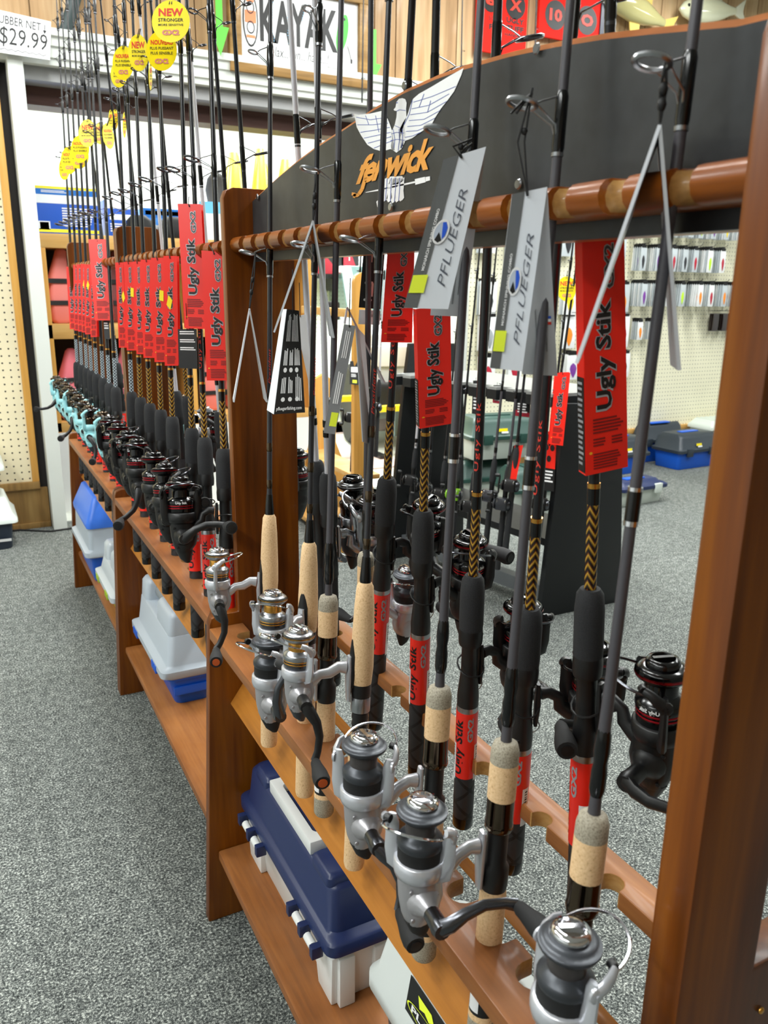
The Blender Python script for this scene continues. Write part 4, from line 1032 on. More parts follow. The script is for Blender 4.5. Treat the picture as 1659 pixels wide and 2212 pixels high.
# folded silver cards: front flap and back flap share the fold
def folded(label, front, back, dep, dbf=0.0, dbb=0.03, printed=True, top=None, dtr=0.0, sticker=True, group='folded silver rod tags', plain=False):
    """front, back: corner pixels tl tr br bl; the upper corners are the fold"""
    f = [D3(front[0], dep), D3(front[1], dep+dtr), D3(front[2], dep+dbf+dtr), D3(front[3], dep+dbf)]
    o = sum(f, Vector())/4
    root = thing('rod_tag', label, 'rod tag', T(*o), group)
    q = Quad(*[p-o for p in f])
    part('front_flap', q.slab(MB(), 0.0009), SCARD, root)
    b = [f[0]-o, f[1]-o, D3(back[2], dep+dbb+dtr)-o, D3(back[3], dep+dbb)-o]
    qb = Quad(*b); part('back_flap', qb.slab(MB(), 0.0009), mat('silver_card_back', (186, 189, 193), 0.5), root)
    if printed:
        m = MB(); q.poly(m, [(0, 0), (0.36, 0), (0.30, 1), (0, 1)], 0.0010); part('dark_band', m, DCARD, root, recalc=False)
        m = MB(); q.text(m, 'PFLUEGER', 0.60, 0.24, 0.80, 0.86, 0.0014, bold=-0.008, shear=0.4, rot=1); part('lettering', m, mat('print_slate', (86, 92, 104), 0.5), root, recalc=False)
        m = MB(); q.text(m, 'MONARCH SPINNING COMBO', 0.17, 0.34, 0.24, 0.75, 0.0014, bold=0.03, rot=1); part('lettering', m, PWHITE, root, recalc=False)
        m = MB(); q.ell(m, 0.40, 0.50, 0.19, 0.082, 0.0016, hole=0.8); part('badge_ring', m, PWHITE, root, recalc=False)
        m = MB(); q.ell(m, 0.40, 0.50, 0.152, 0.0656, 0.0015); part('badge', m, mat('badge_blue_grey', (190, 200, 216), 0.4), root, recalc=False)
        m = MB(); q.poly(m, [(0.40, 0.44), (0.48, 0.44), (0.54, 0.48), (0.52, 0.53), (0.46, 0.55), (0.43, 0.50)], 0.0018); part('badge_mark', m, mat('badge_blue', (40, 92, 214), 0.4), root, recalc=False)
        m = MB(); q.poly(m, [(0.29, 0.55), (0.36, 0.50), (0.46, 0.56), (0.38, 0.57)], 0.0018); part('badge_mark', m, PBLACK, root, recalc=False)
        m = MB()
        for (u0, u1, v0, v1) in ((0.30, 0.36, 0.30, 0.55), (0.45, 0.49, 0.60, 0.80), (0.58, 0.64, 0.60, 0.92), (0.72, 0.76, 0.62, 0.86)):
            qb.lines(m, u0, v0, u1, v1, 2, 0.0012, 0.5, 0.2, True)
        part('back_print', m, DCARD, root, recalc=False)
        for mm, c3 in ((PBLUE, 0), (PWHITE, 1), (PRED, 2)):
            m = MB(); qb.rect(m, 0.80, 0.66+0.016*c3, 0.90, 0.676+0.016*c3, 0.0012); part('flag_mark', m, mm, root, recalc=False)
    if sticker:
        m = MB(); q.rect(m, 0.02, 0.78, 0.36, 0.90, 0.0020); part('price_sticker', m, LIME, root, recalc=False)
    if top:
        a = D3(top, dep+0.004)-o
        for dx_ in (-0.012, -0.009): string(root, [a+Vector((0, 0, -0.004)), a+RT*dx_*0.6-UP*0.010, a+RT*dx_*1.4-UP*0.020], 0.0011)
        string(root, [a, a.lerp(q.c[0], 0.5)+Vector((0.002, 0, 0)), q.P(0.45, 0.03, 0.002)]); string(root, [a, a.lerp(q.c[0], 0.55)+Vector((-0.004, 0, 0.003)), q.P(0.45, 0.03, 0.002)])
        part('knot', MB().sphere(a+(q.c[0]-a)*0.4, 0.003, 8), STR, root)
    return root
dl3, dl2, dl1 = Dp('L3'), Dp('L2'), Dp('L1')
folded('silver folded tag with blue badge in front of the winged-bird sign', [(958, 345), (1050, 317), (968, 668), (872, 665)], [(0, 0), (0, 0), (1002, 684), (930, 681)], dl3-0.02, -0.015, 0.03, top=(1020, 300))
folded('silver folded tag with blue badge hanging over the notched rail', [(1106, 420), (1182, 404), (1128, 802), (1058, 795)], [(0, 0), (0, 0), (1204, 812), (1128, 808)], dl2-0.02, -0.012, 0.03, top=(1150, 190))
def vcard(label, apex, left, right, dep, wid=0.05, top=None, sticker=None, third=None):
    """a folded card seen nearly edge on: its width runs away from the camera"""
    a, l, r = [D3(p, dep) for p in (apex, left, right)]
    w = (a-CAM).normalized(); w = Vector((w.x, w.y, 0)).normalized()*wid
    o = a; root = thing('rod_tag', label, 'rod tag', T(*o), 'folded silver rod tags')
    off = RT*0.0015
    # the left flap shows a sliver of its face, the right flap too
    q1 = Quad(a+w-o, a-o, l-o, l+w*1.0-RT*0.0015-o); q2 = Quad(a-o, a+w-o, r+w*1.0-RT*0.004-o, r-o)
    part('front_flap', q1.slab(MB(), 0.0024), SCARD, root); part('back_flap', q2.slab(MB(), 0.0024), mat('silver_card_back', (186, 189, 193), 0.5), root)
    if sticker:
        m = MB(); q1.rect(m, 0.55, sticker, 1.0, sticker+0.1, 0.0016); part('price_sticker', m, LIME, root, recalc=False)
    if top:
        t_ = D3(top, dep)-o; string(root, [t_, t_*0.5+RT*0.002, Vector((0, 0, 0.001))], 0.0011); string(root, [t_, t_*0.45-RT*0.002, Vector((0, 0, 0.001))], 0.0011)
        for f_ in (0.30, 0.52): part('knot', MB().sphere(t_*f_, 0.0032, 8, (1, 1, 1.5)), STR, root)
    return root
vcard('edge-on folded tag in front of the red tag, nearest the end post', (1425, 270), (1245, 785), (1468, 800), dl1-0.015, top=(1440, 120))
vcard('edge-on folded tag hooked over the rail near the winged-bird sign end', (676, 477), (592, 718), (721, 730), Dp('L4')-0.02, wid=0.055, top=(684, 372), sticker=0.86)
vcard('small edge-on folded tag in front of the brown end post', (539, 668), (505, 869), (577, 869), Dp('L7')-0.02, wid=0.05, top=(552, 545))
vcard('narrow edge-on card slanting across the pale tag behind the tapered rods', (750, 664), (745, 700), (832, 828), Dp('R6')-0.02, wid=0.03)
rt, q, o = blacktag('grey slanting card with a lime price sticker, between the dark blanks', [(743, 700), (768, 704), (724, 938), (699, 935)], Dp('L6')-0.02, [(0.3, 0.05, 0.8, 0.3, 3, 0.001, 0.5, 0.2, True), (0.3, 0.42, 0.8, 0.72, 3, 0.001, 0.6, 0.2, True)], group='folded silver rod tags', sticker=(0.35, 0.80, 0.95, 0.93))
for ch in rt.children:
    if ch.name.startswith('card'): ch.data.materials[0] = mat('grey_card', (132, 134, 136), 0.4)
q3 = Quad(q.c[1], q.c[1]+RT*0.009+FW*0.05, D3((805, 962), Dp('L6')+0.01)-o, D3((783, 954), Dp('L6')-0.01)-o)
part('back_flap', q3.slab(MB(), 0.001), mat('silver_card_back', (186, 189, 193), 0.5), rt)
# yellow oval tags
def oval(label, cx, cy, w, h, dep, fr=False, yaw=0.0, top=None, lean=0.0):
    tl, tr, br, bl = (cx-w/2-lean, cy-h/2), (cx+w/2-lean, cy-h/2), (cx+w/2+lean, cy+h/2), (cx-w/2+lean, cy+h/2)
    P = [D3(tl, dep), D3(tr, dep+yaw), D3(br, dep+yaw), D3(bl, dep)]; o = sum(P, Vector())/4
    root = thing('rod_tag', label, 'rod tag', T(*o), 'yellow oval tags high on the rods'); q = Quad(*[p-o for p in P])
    m = MB(); n = 28; vs = []
    for s in (1, -1):
        for k in range(n):
            a = 2*PI*k/n; vs.append(q.P(0.5+0.5*math.cos(a), 0.5+0.5*math.sin(a), s*0.0004))
    m.add(vs, [list(range(n))[::-1], list(range(n, 2*n))]+[(i, (i+1) % n, n+(i+1) % n, n+i) for i in range(n)], False)
    part('card', m, YEL, root)
    m = MB()
    if not fr: q.text(m, 'NEW', 0.18, 0.20, 0.82, 0.38, 0.0009, bold=0.03)
    else: q.text(m, 'NOUVEAU', 0.14, 0.24, 0.86, 0.36, 0.0009, bold=0.03)
    part('lettering', m, PRED, root, recalc=False)
    m = MB()
    if not fr: q.text(m, 'STRONGER', 0.17, 0.43, 0.83, 0.51, 0.0009, bold=0.015); q.text(m, 'MORE SENSITIVE', 0.17, 0.56, 0.83, 0.61, 0.0009, bold=0.015)
    else: q.text(m, 'PLUS PUISSANT', 0.12, 0.41, 0.88, 0.48, 0.0009, bold=0.015); q.text(m, 'PLUS SENSIBLE', 0.14, 0.53, 0.86, 0.60, 0.0009, bold=0.015)
    part('small_lettering', m, PBLACK, root, recalc=False)
    m = MB(); q.text(m, 'GX2', 0.27, 0.70, 0.73, 0.83, 0.0009, bold=0.05); part('mark', m, PPINK, root, recalc=False)
    t = D3(top or (cx+2, cy-h/2-12), dep+0.004)-o
    string(root, [t, q.P(0.46, 0.10, 0.001)]); string(root, [t+RT*0.003, q.P(0.52, 0.10, 0.001)])
    return root
dB = lambda i: Dp('B%d' % i); dC = lambda i: Dp('C%d' % i)
oval('large yellow oval tag reading NEW, topmost of all the ovals', 369, 46, 82, 92, dB(1)-0.03)
oval('yellow oval tag in French just below the topmost oval', 349, 109, 66, 88, dB(2)-0.02, True, 0.02)
oval('yellow oval tag reading NEW, left of the large French oval', 299, 114, 44, 80, dB(3)-0.03, False, 0.03, lean=2)
oval('yellow oval tag in French, left of the second NEW oval', 266, 136, 46, 74, dB(4)-0.01, True, 0.03)
oval('yellow oval tag peeping out under the left French oval of the upper cluster', 257, 160, 36, 58, dB(5)-0.01, False, 0.03)
oval('thin edge-on yellow oval below the upper cluster', 325, 165, 7, 60, dB(2)+0.02, False, 0.05)
oval('yellow oval tag reading NEW, front of the lower cluster', 189, 288, 38, 60, dC(2)-0.02)
oval('yellow oval tag in French behind the front oval of the lower cluster', 173, 322, 40, 60, dC(3)-0.02, True, 0.02)
oval('yellow oval tag with NEW hidden, lowest behind the lower French oval', 171, 338, 42, 54, dC(4)-0.01, False, 0.02)
oval('bright yellow oval at the left of the lower cluster', 150, 346, 38, 60, dC(5)-0.01, True, 0.02)
oval('farthest yellow oval at the bottom left of the lower cluster', 139, 364, 24, 50, dC(6), True, 0.03)
oval('yellow oval tag half hidden behind a dark blank, right of the lower cluster', 216, 288, 24, 48, dC(1)+0.03)
oval('yellow oval tag in French among the dark blanks', 234, 294, 24, 56, dC(0)-0.02, True, 0.03, lean=4)
oval('narrow shiny yellow oval hanging above the French one among the blanks', 239, 262, 9, 50, dC(0)+0.05, False, 0.03)
oval('narrow yellow oval behind the dark blanks near the window', 249, 258, 12, 44, dC(0)+0.1, False, 0.03)
oval('right narrow yellow oval behind the dark blanks near the window', 269, 270, 8, 56, dC(0)+0.12, False, 0.03)
# ================================================================ plastic boxes
def lofted(mb, levels, cx, cy, r, n=4):
    mb.loft([rrect(cx+ox, cy, sx, sy, r, z, n) for (z, sx, sy, ox) in levels], True, True); return mb
def pbox(name, label, cat, X0, X1, Y0, Y1, base, lid, base_m, lid_m, group=None, rim=0.014, taper=0.012, rbase=0.02, feet=False):
    """base: (z0, z1); lid: list of (z, inset) above the rim"""
    cx, cy = (X0+X1)/2, (Y0+Y1)/2; sx, sy = X1-X0, Y1-Y0
    root = thing(name, label, cat, T(cx, cy, base[0]), group); zb = base[0]
    m = MB(); lofted(m, [(0.0, sx-2*taper-2*rim, sy-2*taper-2*rim, 0), (0.004, sx-2*taper-2*rim+0.004, sy-2*taper-2*rim+0.004, 0), (base[1]-zb-0.012, sx-2*rim, sy-2*rim, 0), (base[1]-zb-0.012, sx-rim, sy-rim, 0), (base[1]-zb, sx-rim, sy-rim, 0)], 0, 0, rbase)
    part('base', m, base_m, root)
    m = MB(); lofted(m, [(z-zb, sx-2*i, sy-2*j, 0) for (z, i, j) in lid], 0, 0, rbase)
    part('lid', m, lid_m, root)
    return root, cx, cy
# navy and white box on the near rack's shelf
X0, X1, Y0, Y1 = 0.411, 0.545, 0.945, 1.405
r, cx, cy = pbox('tackle_box', 'navy lidded tackle box with white base and white handle on the near rack shelf', 'tackle box', X0, X1, Y0, Y1, (0.17, 0.285), [(0.278, 0.004, 0.004), (0.281, 0.0, 0.0), (0.300, 0.0, 0.0), (0.304, 0.004, 0.004), (0.306, 0.010, 0.012), (0.309, 0.012, 0.020), (0.376, 0.016, 0.032), (0.384, 0.022, 0.038)], WHITEP, NAVY)
lid = [c for c in r.children if c.name.startswith('lid')][0]; base = [c for c in r.children if c.name.startswith('base')][0]
def loc(x, y, z): return Vector((x-cx, y-cy, z-0.17))
for (ya, yb) in ((0.985, 1.060), (1.275, 1.345)):
    m = MB(); m.loft([rrect(0, (ya+yb)/2-cy, 0.100, yb-ya, 0.012, zz-0.17) for zz in (0.378, 0.394)]+[rrect(0, (ya+yb)/2-cy, 0.088, yb-ya-0.012, 0.012, 0.400-0.17)]); part('lid_step', m, NAVY, r)
m = MB(); hz = 0.400-0.17
m.loft([[p for p in rrect(0, 1.167-cy, 0.094, 0.200, 0.012, z)] for z in (0.384-0.17, hz)], True)
part('handle', MB().prism([(-0.047, -0.10), (0.047, -0.10), (0.047, -0.088), (0.030, -0.088), (0.026, -0.078), (0.018, -0.076), (-0.026, -0.076), (-0.030, -0.070), (-0.030, 0.070), (-0.026, 0.076), (0.026, 0.076), (0.030, 0.088), (0.047, 0.088), (0.047, 0.10), (-0.047, 0.10)], lambda u, v, d: Vector((u, v+1.167-cy, d)), 0.383-0.17, 0.408-0.17), WHITEP, r, bevel=0.003)
part('handle_well', MB().box((-0.029, 1.167-0.075-cy, 0.386-0.17), (0.040, 1.167+0.075-cy, 0.3915-0.17)), NAVY, r)
for y0 in (1.035, 1.305):
    for k, (dy, mm, nm) in enumerate(((-0.052, NAVY, 'hinge_lug'), (-0.026, WHITEP, 'hinge_pin'), (0.0, NAVY, 'hinge_lug'), (0.026, WHITEP, 'hinge_pin'), (0.052, NAVY, 'hinge_lug'))):
        w = 0.013
        m = MB()
        if mm is NAVY: m.box(tuple(loc(X0-0.016, y0+dy-w/2, 0.262)), tuple(loc(X0+0.004, y0+dy+w/2, 0.284)))
        else: m.lathe([(0.0075, -0.0125), (0.0075, 0.0125)], 10, tuple(loc(X0-0.006, y0+dy, 0.270)), 'Y')
        part(nm, m, mm, r, bevel=0.002 if mm is NAVY else 0)
for (ya, yb) in ((Y0+0.020, Y0+0.075), (Y1-0.095, Y1-0.030)):
    part('foot_rib', MB().prism([(ya, 0.0), (yb, 0.0), (yb+0.018, 0.075), (yb+0.018, 0.095), (ya-0.004, 0.095)], lambda u, v, d: Vector((d, u-cy, v)), X0+0.012-cx, X0+0.026-cx), WHITEP, r, bevel=0.003)
for (xa, xb) in ((X0+0.022, X0+0.050), (X0+0.085, X0+0.112)):
    part('foot_rib', MB().prism([(xa-cx, 0), (xb-cx, 0), (xb-cx, 0.095), (xa-cx, 0.095)], lambda u, v, d: Vector((u, d, v)), Y0+0.008-cy, Y0+0.024-cy), WHITEP, r, bevel=0.003)
# pale grey box with a dark base and a black label, nearest on the same shelf
X0, X1, Y0, Y1 = 0.424, 0.590, 0.40, 0.835
r, cx, cy = pbox('tackle_box', 'pale grey tackle box with black label and dark base, nearest on the low shelf', 'tackle box', X0, X1, Y0, Y1, (0.17, 0.345), [(0.335, 0.004, 0.004), (0.342, -0.004, -0.004), (0.365, -0.004, -0.004), (0.380, 0.006, 0.006), (0.440, 0.016, 0.018), (0.452, 0.026, 0.030)], GREYD, mat('pale_plastic', (206, 212, 210), 0.4))
q = Quad((X0+0.0145-cx-0.002, 0.735-cy, 0.435-0.17), (X0+0.0145-cx-0.002, 0.50-cy, 0.435-0.17), (X0+0.0066-cx-0.002, 0.50-cy, 0.384-0.17), (X0+0.0066-cx-0.002, 0.735-cy, 0.384-0.17))
m = MB(); q.slab(m, 0.0008); part('label', m, BLACKM, r)
m = MB(); q.poly(m, [(0.10, 0.20), (0.24, 0.20), (0.27, 0.34), (0.23, 0.48), (0.18, 0.40), (0.13, 0.48)]); part('label_mark', m, LIME, r, recalc=False)
m = MB(); q.text(m, 'PLANO', 0.06, 0.62, 0.42, 0.82, bold=0.03); part('label_word', m, PWHITE, r, recalc=False)
m = MB(); q.ell(m, 0.24, 0.72, 0.23, 0.20, 0.001, 24, 0.94); part('label_ring', m, LIME, r, recalc=False)
m = MB(); q.text(m, '1374', 0.55, 0.35, 0.85, 0.65, bold=0.03); part('label_number', m, YEL, r, recalc=False)
m = MB(); m.tube([(0, -0.10, 0.282), (0, -0.085, 0.315), (0, 0.085, 0.315), (0, 0.10, 0.282)], 0.010, 8); part('handle', m, BLACKM, r)
# grey and blue box on the middle rack
def ridgebox(label, X0, X1, Y0, Y1, base_m, lid_m, latch_m, zr=0.265, zt=0.44):
    r, cx, cy = pbox('tackle_box', label, 'tackle box', X0, X1, Y0, Y1, (0.17, zr), [(zr-0.006, 0.004, 0.004), (zr, -0.010, 0.0), (zr+0.018, -0.010, 0.0), (zr+0.026, 0.008, 0.012), (zr+0.030, 0.010, 0.014), (zt-0.066, 0.020, 0.026), (zt-0.062, 0.023, 0.030)], base_m, lid_m, taper=0.018)
    for (ya, yb) in ((Y0+0.028, Y0+0.190), (Y1-0.112, Y1-0.030)):
        m = MB(); yc = (ya+yb)/2-cy
        m.loft([rrect(0, yc, X1-X0-0.043, yb-ya, 0.016, zt-0.066-0.17), rrect(0, yc, X1-X0-0.052, yb-ya-0.004, 0.016, zt-0.014-0.17), rrect(0, yc, X1-X0-0.066, yb-ya-0.016, 0.016, zt-0.003-0.17), rrect(0, yc, X1-X0-0.080, yb-ya-0.030, 0.012, zt-0.17)])
        part('lid_step', m, lid_m, r)
        m = MB(); m.loft([rrect(0, yc, 0.030, 0.034, 0.004, zt+0.0005-0.17), rrect(0, yc, 0.026, 0.030, 0.004, zt+0.0012-0.17)]); part('lid_dimple', m, mat('grey_plastic_dim', (150, 158, 166), 0.5), r)
    L = Y1-Y0-0.29; yh = (Y0+0.19+Y1-0.112)/2-cy
    m = MB(); m.lathe([(0.019, -L/2-0.01), (0.019, L/2+0.01)], 14, (-0.012, yh, zt-0.036-0.17), 'Y'); part('handle', m, mat('grey_grip', (128, 134, 138), 0.5), r)
    for yy in (Y0+0.07, Y1-0.10):
        for k in range(3):
            m = MB(); m.box((X0-cx-0.013, yy-cy+k*0.020, zr-0.010-0.17), (X0-cx+0.002, yy-cy+k*0.020+0.015, zr+0.012-0.17)); part('latch', m, latch_m, r, bevel=0.002)
    m = MB(); m.box((X0-cx+0.024, Y0-cy+0.013, 0.035), (X1-cx-0.030, Y0-cy+0.020, 0.060)); part('front_step', m, base_m, r, bevel=0.002)
    return r
ridgebox('grey lidded tackle box with bright blue base on the middle rack shelf', 0.405, 0.565, 2.03, 2.46, BLUEP, GREYP, BLUEP)
ridgebox('pale clear lidded tackle box with lime green base on the far rack shelf', 0.378, 0.540, 2.66, 3.02, LIMEP, mat('clear_grey_plastic', (188, 196, 202), 0.3), LIMEP, zr=0.262, zt=0.40)
X0, X1, Y0, Y1 = 0.362, 0.550, 3.14, 3.55
r, cx, cy = pbox('storage_bin', 'blue lidded storage bin with grey middle, far end of the far rack shelf', 'storage bin', X0, X1, Y0, Y1, (0.17, 0.282), [(0.274, 0.004, 0.004), (0.28, -0.008, -0.004), (0.298, -0.008, -0.004), (0.306, 0.008, 0.006), (0.395, 0.012, 0.010)], BLUEP, GREYP)
m = MB(); lofted(m, [(0.222, X1-X0-0.012, Y1-Y0-0.010, 0), (0.240, X1-X0-0.010, Y1-Y0-0.010, 0), (0.262, X1-X0-0.026, Y1-Y0-0.026, 0), (0.330, X1-X0-0.080, Y1-Y0-0.090, 0), (0.334, X1-X0-0.090, Y1-Y0-0.10, 0)], 0, 0, 0.02); part('cover', m, mat('blue_plastic_light', (58, 118, 226), 0.4), r)
m = MB(); m.box((0.0, -0.160, 0.300), (0.06, -0.140, 0.318)); part('latch', m, GREYP, r, bevel=0.002)
# two dark bins with white lids against the left wall
for z0, xx, lab in ((0.0, 0.155, 'dark bin with white domed lid standing on the carpet by the left wall'), (0.270, 0.120, 'dark bin with white domed lid stacked on another by the left wall')):
    X0, X1, Y0, Y1 = xx-0.42, xx+0.015, 4.30, 4.62
    r, cx, cy = pbox('storage_bin', lab, 'storage bin', X0, X1, Y0, Y1, (z0+0.001, z0+0.145), [(z0+0.138, 0.002, 0.002), (z0+0.140, -0.012, -0.008), (z0+0.160, -0.012, -0.008), (z0+0.185, 0.008, 0.008), (z0+0.258, 0.030, 0.030), (z0+0.268, 0.044, 0.044)], DKNAVY, mat('bin_lid_white', (218, 226, 220), 0.35), rbase=0.03)
    m = MB(); q = Quad((0.09, Y0+0.004-cy, 0.06), (0.19, Y0+0.004-cy, 0.06), (0.19, Y0+0.008-cy, 0.045), (0.09, Y0+0.008-cy, 0.045)); q.rect(m, 0, 0, 1, 1); part('logo_mark', m, PWHITE, r, recalc=False)
# green boxes, two stacks on the floor by the right wall
def handlebox(name, label, X0, X1, Y0, Y1, z0, hb, hl, bm_, lm_, hm_, rot=0.0, latch=None, group=None, stick=True):
    r, cx, cy = pbox(name, label, 'tackle box', X0, X1, Y0, Y1, (z0+0.001, z0+hb), [(z0+hb-0.004, 0.002, 0.002), (z0+hb, -0.006, -0.006), (z0+hb+0.02, -0.006, -0.006), (z0+hb+0.03, 0.01, 0.008), (z0+hb+hl-0.03, 0.022, 0.022), (z0+hb+hl, 0.040, 0.050)], bm_, lm_, group=group, rbase=0.025)
    r.matrix_basis = T(cx, cy, z0+0.001) @ Rz(rot)
    part('handle', MB().box((-0.10*(X1-X0)/0.5, -0.025, hb+hl-0.004), (0.10*(X1-X0)/0.5, 0.025, hb+hl+0.006)), hm_, r, bevel=0.003)
    for s in (-1, 1):
        m = MB(); m.box((s*(X1-X0)*0.27-0.03, Y0-cy-0.014, hb-0.03), (s*(X1-X0)*0.27+0.03, Y0-cy+0.004, hb+0.03)); part('latch', m, latch or lm_, r, bevel=0.003)
    if stick:
        m = MB(); q = Quad((-0.05, Y0-cy+0.008, hb+0.065), (0.01, Y0-cy+0.008, hb+0.065), (0.01, Y0-cy+0.004, hb+0.035), (-0.05, Y0-cy+0.004, hb+0.035)); q.rect(m, 0, 0, 1, 0.6); part('sticker', m, YEL, r, recalc=False)
        m = MB(); q.rect(m, 0.3, 0.62, 1.1, 1); part('sticker', m, WHITE, r, recalc=False)
    return r
WG = mat('mint_white_plastic', (206, 214, 206), 0.4)
handlebox('tackle_box', 'green lidded tackle box with pale base, on top of the floor stack by the pegboard', 2.68, 3.14, 3.92, 4.22, 0.305, 0.125, 0.125, WG, GREENP, GREENP, -0.12, GREENP, 'green tackle boxes')
handlebox('tackle_box', 'green lidded tackle box with pale base at the bottom of the stack, farther left', 2.66, 3.10, 3.99, 4.25, 0.0, 0.16, 0.12, WG, GREENP, GREENP, -0.12, GREENP, 'green tackle boxes', False)
handlebox('tackle_box', 'green lidded tackle box with pale base on the carpet, in front of the stacked pair', 2.76, 3.14, 3.60, 3.86, 0.0, 0.17, 0.13, WG, GREENP, GREENP, -0.12, GREENP, 'green tackle boxes', False)
BLK = mat('slate_plastic', (44, 52, 60), 0.4)
handlebox('tackle_box', 'black lidded blue tackle box on the carpet nearest the end post', 4.72, 5.18, 4.24, 4.52, 0.0, 0.13, 0.135, BLUEP, BLK, BLUEP, 0.05, BLK, 'black and blue tackle boxes')
handlebox('tackle_box', 'black lidded blue tackle box behind another, its lid against the wall', 4.62, 5.12, 4.555, 4.66, 0.0, 0.16, 0.145, BLUEP, BLK, BLUEP, 0.0, BLK, 'black and blue tackle boxes', False)
handlebox('tackle_box', 'black lidded blue tackle box partly hidden by the long red tag', 4.10, 4.50, 4.30, 4.58, 0.0, 0.13, 0.135, BLUEP, BLK, BLUEP, 0.03, BLK, 'black and blue tackle boxes')
handlebox('tackle_box', 'low white tackle box on the carpet in front of the black and blue ones', 3.55, 3.95, 3.60, 3.82, 0.0, 0.10, 0.05, WG, NAVY, BLUEP, 0.05, WG, None, False)
r, cx, cy = pbox('storage_bin', 'white ribbed tub against the pegboard beyond the black and blue boxes', 'storage bin', 5.22, 5.70, 4.38, 4.63, (0.001, 0.25), [(0.248, 0.002, 0.002), (0.25, -0.006, -0.004), (0.275, -0.006, -0.004), (0.29, 0.01, 0.01), (0.32, 0.03, 0.03)], WG, WG)
for k in range(8): part('lid_rib', MB().box((-0.19+k*0.05, -0.09, 0.318), (-0.175+k*0.05, 0.09, 0.326)), WG, r)

# ================================================================ packs hanging on the right pegboard
CLEAR = mat('clear_pack', (190, 198, 202), 0.18, coat=0.5, spec=0.6)
CLEARW = mat('white_pack', (232, 234, 234), 0.25, coat=0.4); DARKP = mat('dark_pack', (36, 24, 24), 0.15, coat=0.5)
def pack_mesh(w, h, card, lure, head, key):
    def f():
        m = MB(); m.m = 0
        m.loft([[Vector((-w/2, -0.002, -h)), Vector((w/2, -0.002, -h)), Vector((w/2, 0.002, -h)), Vector((-w/2, 0.002, -h))],
                [Vector((-w/2, -0.006, -h*0.8)), Vector((w/2, -0.006, -h*0.8)), Vector((w/2, 0.003, -h*0.8)), Vector((-w/2, 0.003, -h*0.8))],
                [Vector((-w/2, -0.006, -h*0.35)), Vector((w/2, -0.006, -h*0.35)), Vector((w/2, 0.003, -h*0.35)), Vector((-w/2, 0.003, -h*0.35))],
                [Vector((-w/2, -0.002, -0.02)), Vector((w/2, -0.002, -0.02)), Vector((w/2, 0.002, -0.02)), Vector((-w/2, 0.002, -0.02))]], True, False)
        me = m.mesh('pack', [card]); return me
    return cached(('pack', key), f)
def head_mesh(w, key): return cached(('head', key), lambda: MB().box((-w*0.42, -0.003, -0.026), (w*0.42, 0.003, -0.004)).box((-w*0.2, -0.002, -0.004), (w*0.2, 0.002, 0.004)).mesh('hanger', [BLACKM]))
def lure_mesh(w, h, m_, key):
    def f():
        b = MB(); rings = []
        for t, q in ((0.42, 0.15), (0.50, 0.75), (0.62, 1.0), (0.78, 0.7), (0.92, 0.15)):
            rings.append([Vector((w*0.28*q*math.cos(a)+w*0.1*(t-0.6), -0.0065-0.003*q*abs(math.sin(a)) if math.sin(a) > 0 else -0.0064, -h*t)) for a in [2*PI*i/8 for i in range(8)]])
        b.loft(rings); return b.mesh('lure', [m_])
    return cached(('lure', key), f)
LC = [mat('lure_orange', (240, 140, 40), 0.3), mat('lure_lime', (190, 230, 50), 0.3), mat('lure_silver', (200, 206, 212), 0.2, 0.6), mat('lure_purple', (120, 60, 150), 0.3), mat('lure_red', (180, 40, 60), 0.3), mat('lure_yellow', (246, 216, 40), 0.3), mat('lure_dark', (50, 50, 54), 0.3)]
HOOKM = mat('peg_hook', (40, 40, 42), 0.3, 0.5)
hook_me = cached(('hook',), lambda: MB().tube([(0, 0.0, 0.0), (0, -0.15, 0.004), (0, -0.165, 0.018)], 0.0022, 6).mesh('peg_hook', [HOOKM]))
prnd = random.Random(11)
ORD = ['first', 'second', 'third', 'fourth', 'fifth', 'sixth', 'seventh', 'eighth', 'ninth', 'tenth']
def hang_row(xs, z, w, h, n, label, group, cards, heads=True, lure=True, step=0.020, row='top'):
    for hi, hx in enumerate(xs):
        link('peg_hook', hook_me, None, T(hx, YW, z), 'thin black peg hook, %s from the left in the %s' % (ORD[hi], row), 'hook', 'pegboard hooks')
        nn = n + prnd.randint(-1, 1)
        for k in range(nn):
            card = prnd.choice(cards); li = prnd.randrange(len(LC))
            lab = '%s, %s from the wall, %s hook, %s' % (label, ORD[k], ORD[hi], row)
            o = link('lure_pack', pack_mesh(w, h, card, None, None, (w, h, card.name)), None, T(hx+prnd.uniform(-0.002, 0.002), YW-0.030-k*step, z) @ Matrix.Rotation(prnd.uniform(-0.03, 0.03), 4, 'Y'), lab, 'lure pack', group)
            if heads: link('hanger', head_mesh(w, w), o, Matrix.Identity(4))
            if lure and (k == nn-1 or prnd.random() < 0.3): link('lure', lure_mesh(w, h, LC[li], (w, h, li)), o, Matrix.Identity(4))
def hooklabel(g): return 'thin black peg hook holding packs on the right pegboard'
def rowx(px0, px1, py, n): 
    a, b_ = atY(px0, py, YW).x, atY(px1, py, YW).x
    return [a+(b_-a)*k/max(1, n-1) for k in range(n)]
z1 = atY(1400, 478, YW).z+0.02; z2 = atY(1420, 530, YW-0.08).z; z3 = atY(1420, 607, YW-0.08).z; z4 = atY(1400, 690, YW-0.08).z
zt_ = lambda px, py: atY(px, py, YW-0.08).z
hang_row(rowx(1368, 1570, 480, 8), zt_(1420, 452), 0.052, 0.185, 7, 'clear lure pack', 'lure packs in the top row', [CLEAR, CLEAR, CLEARW], row='top lure row')
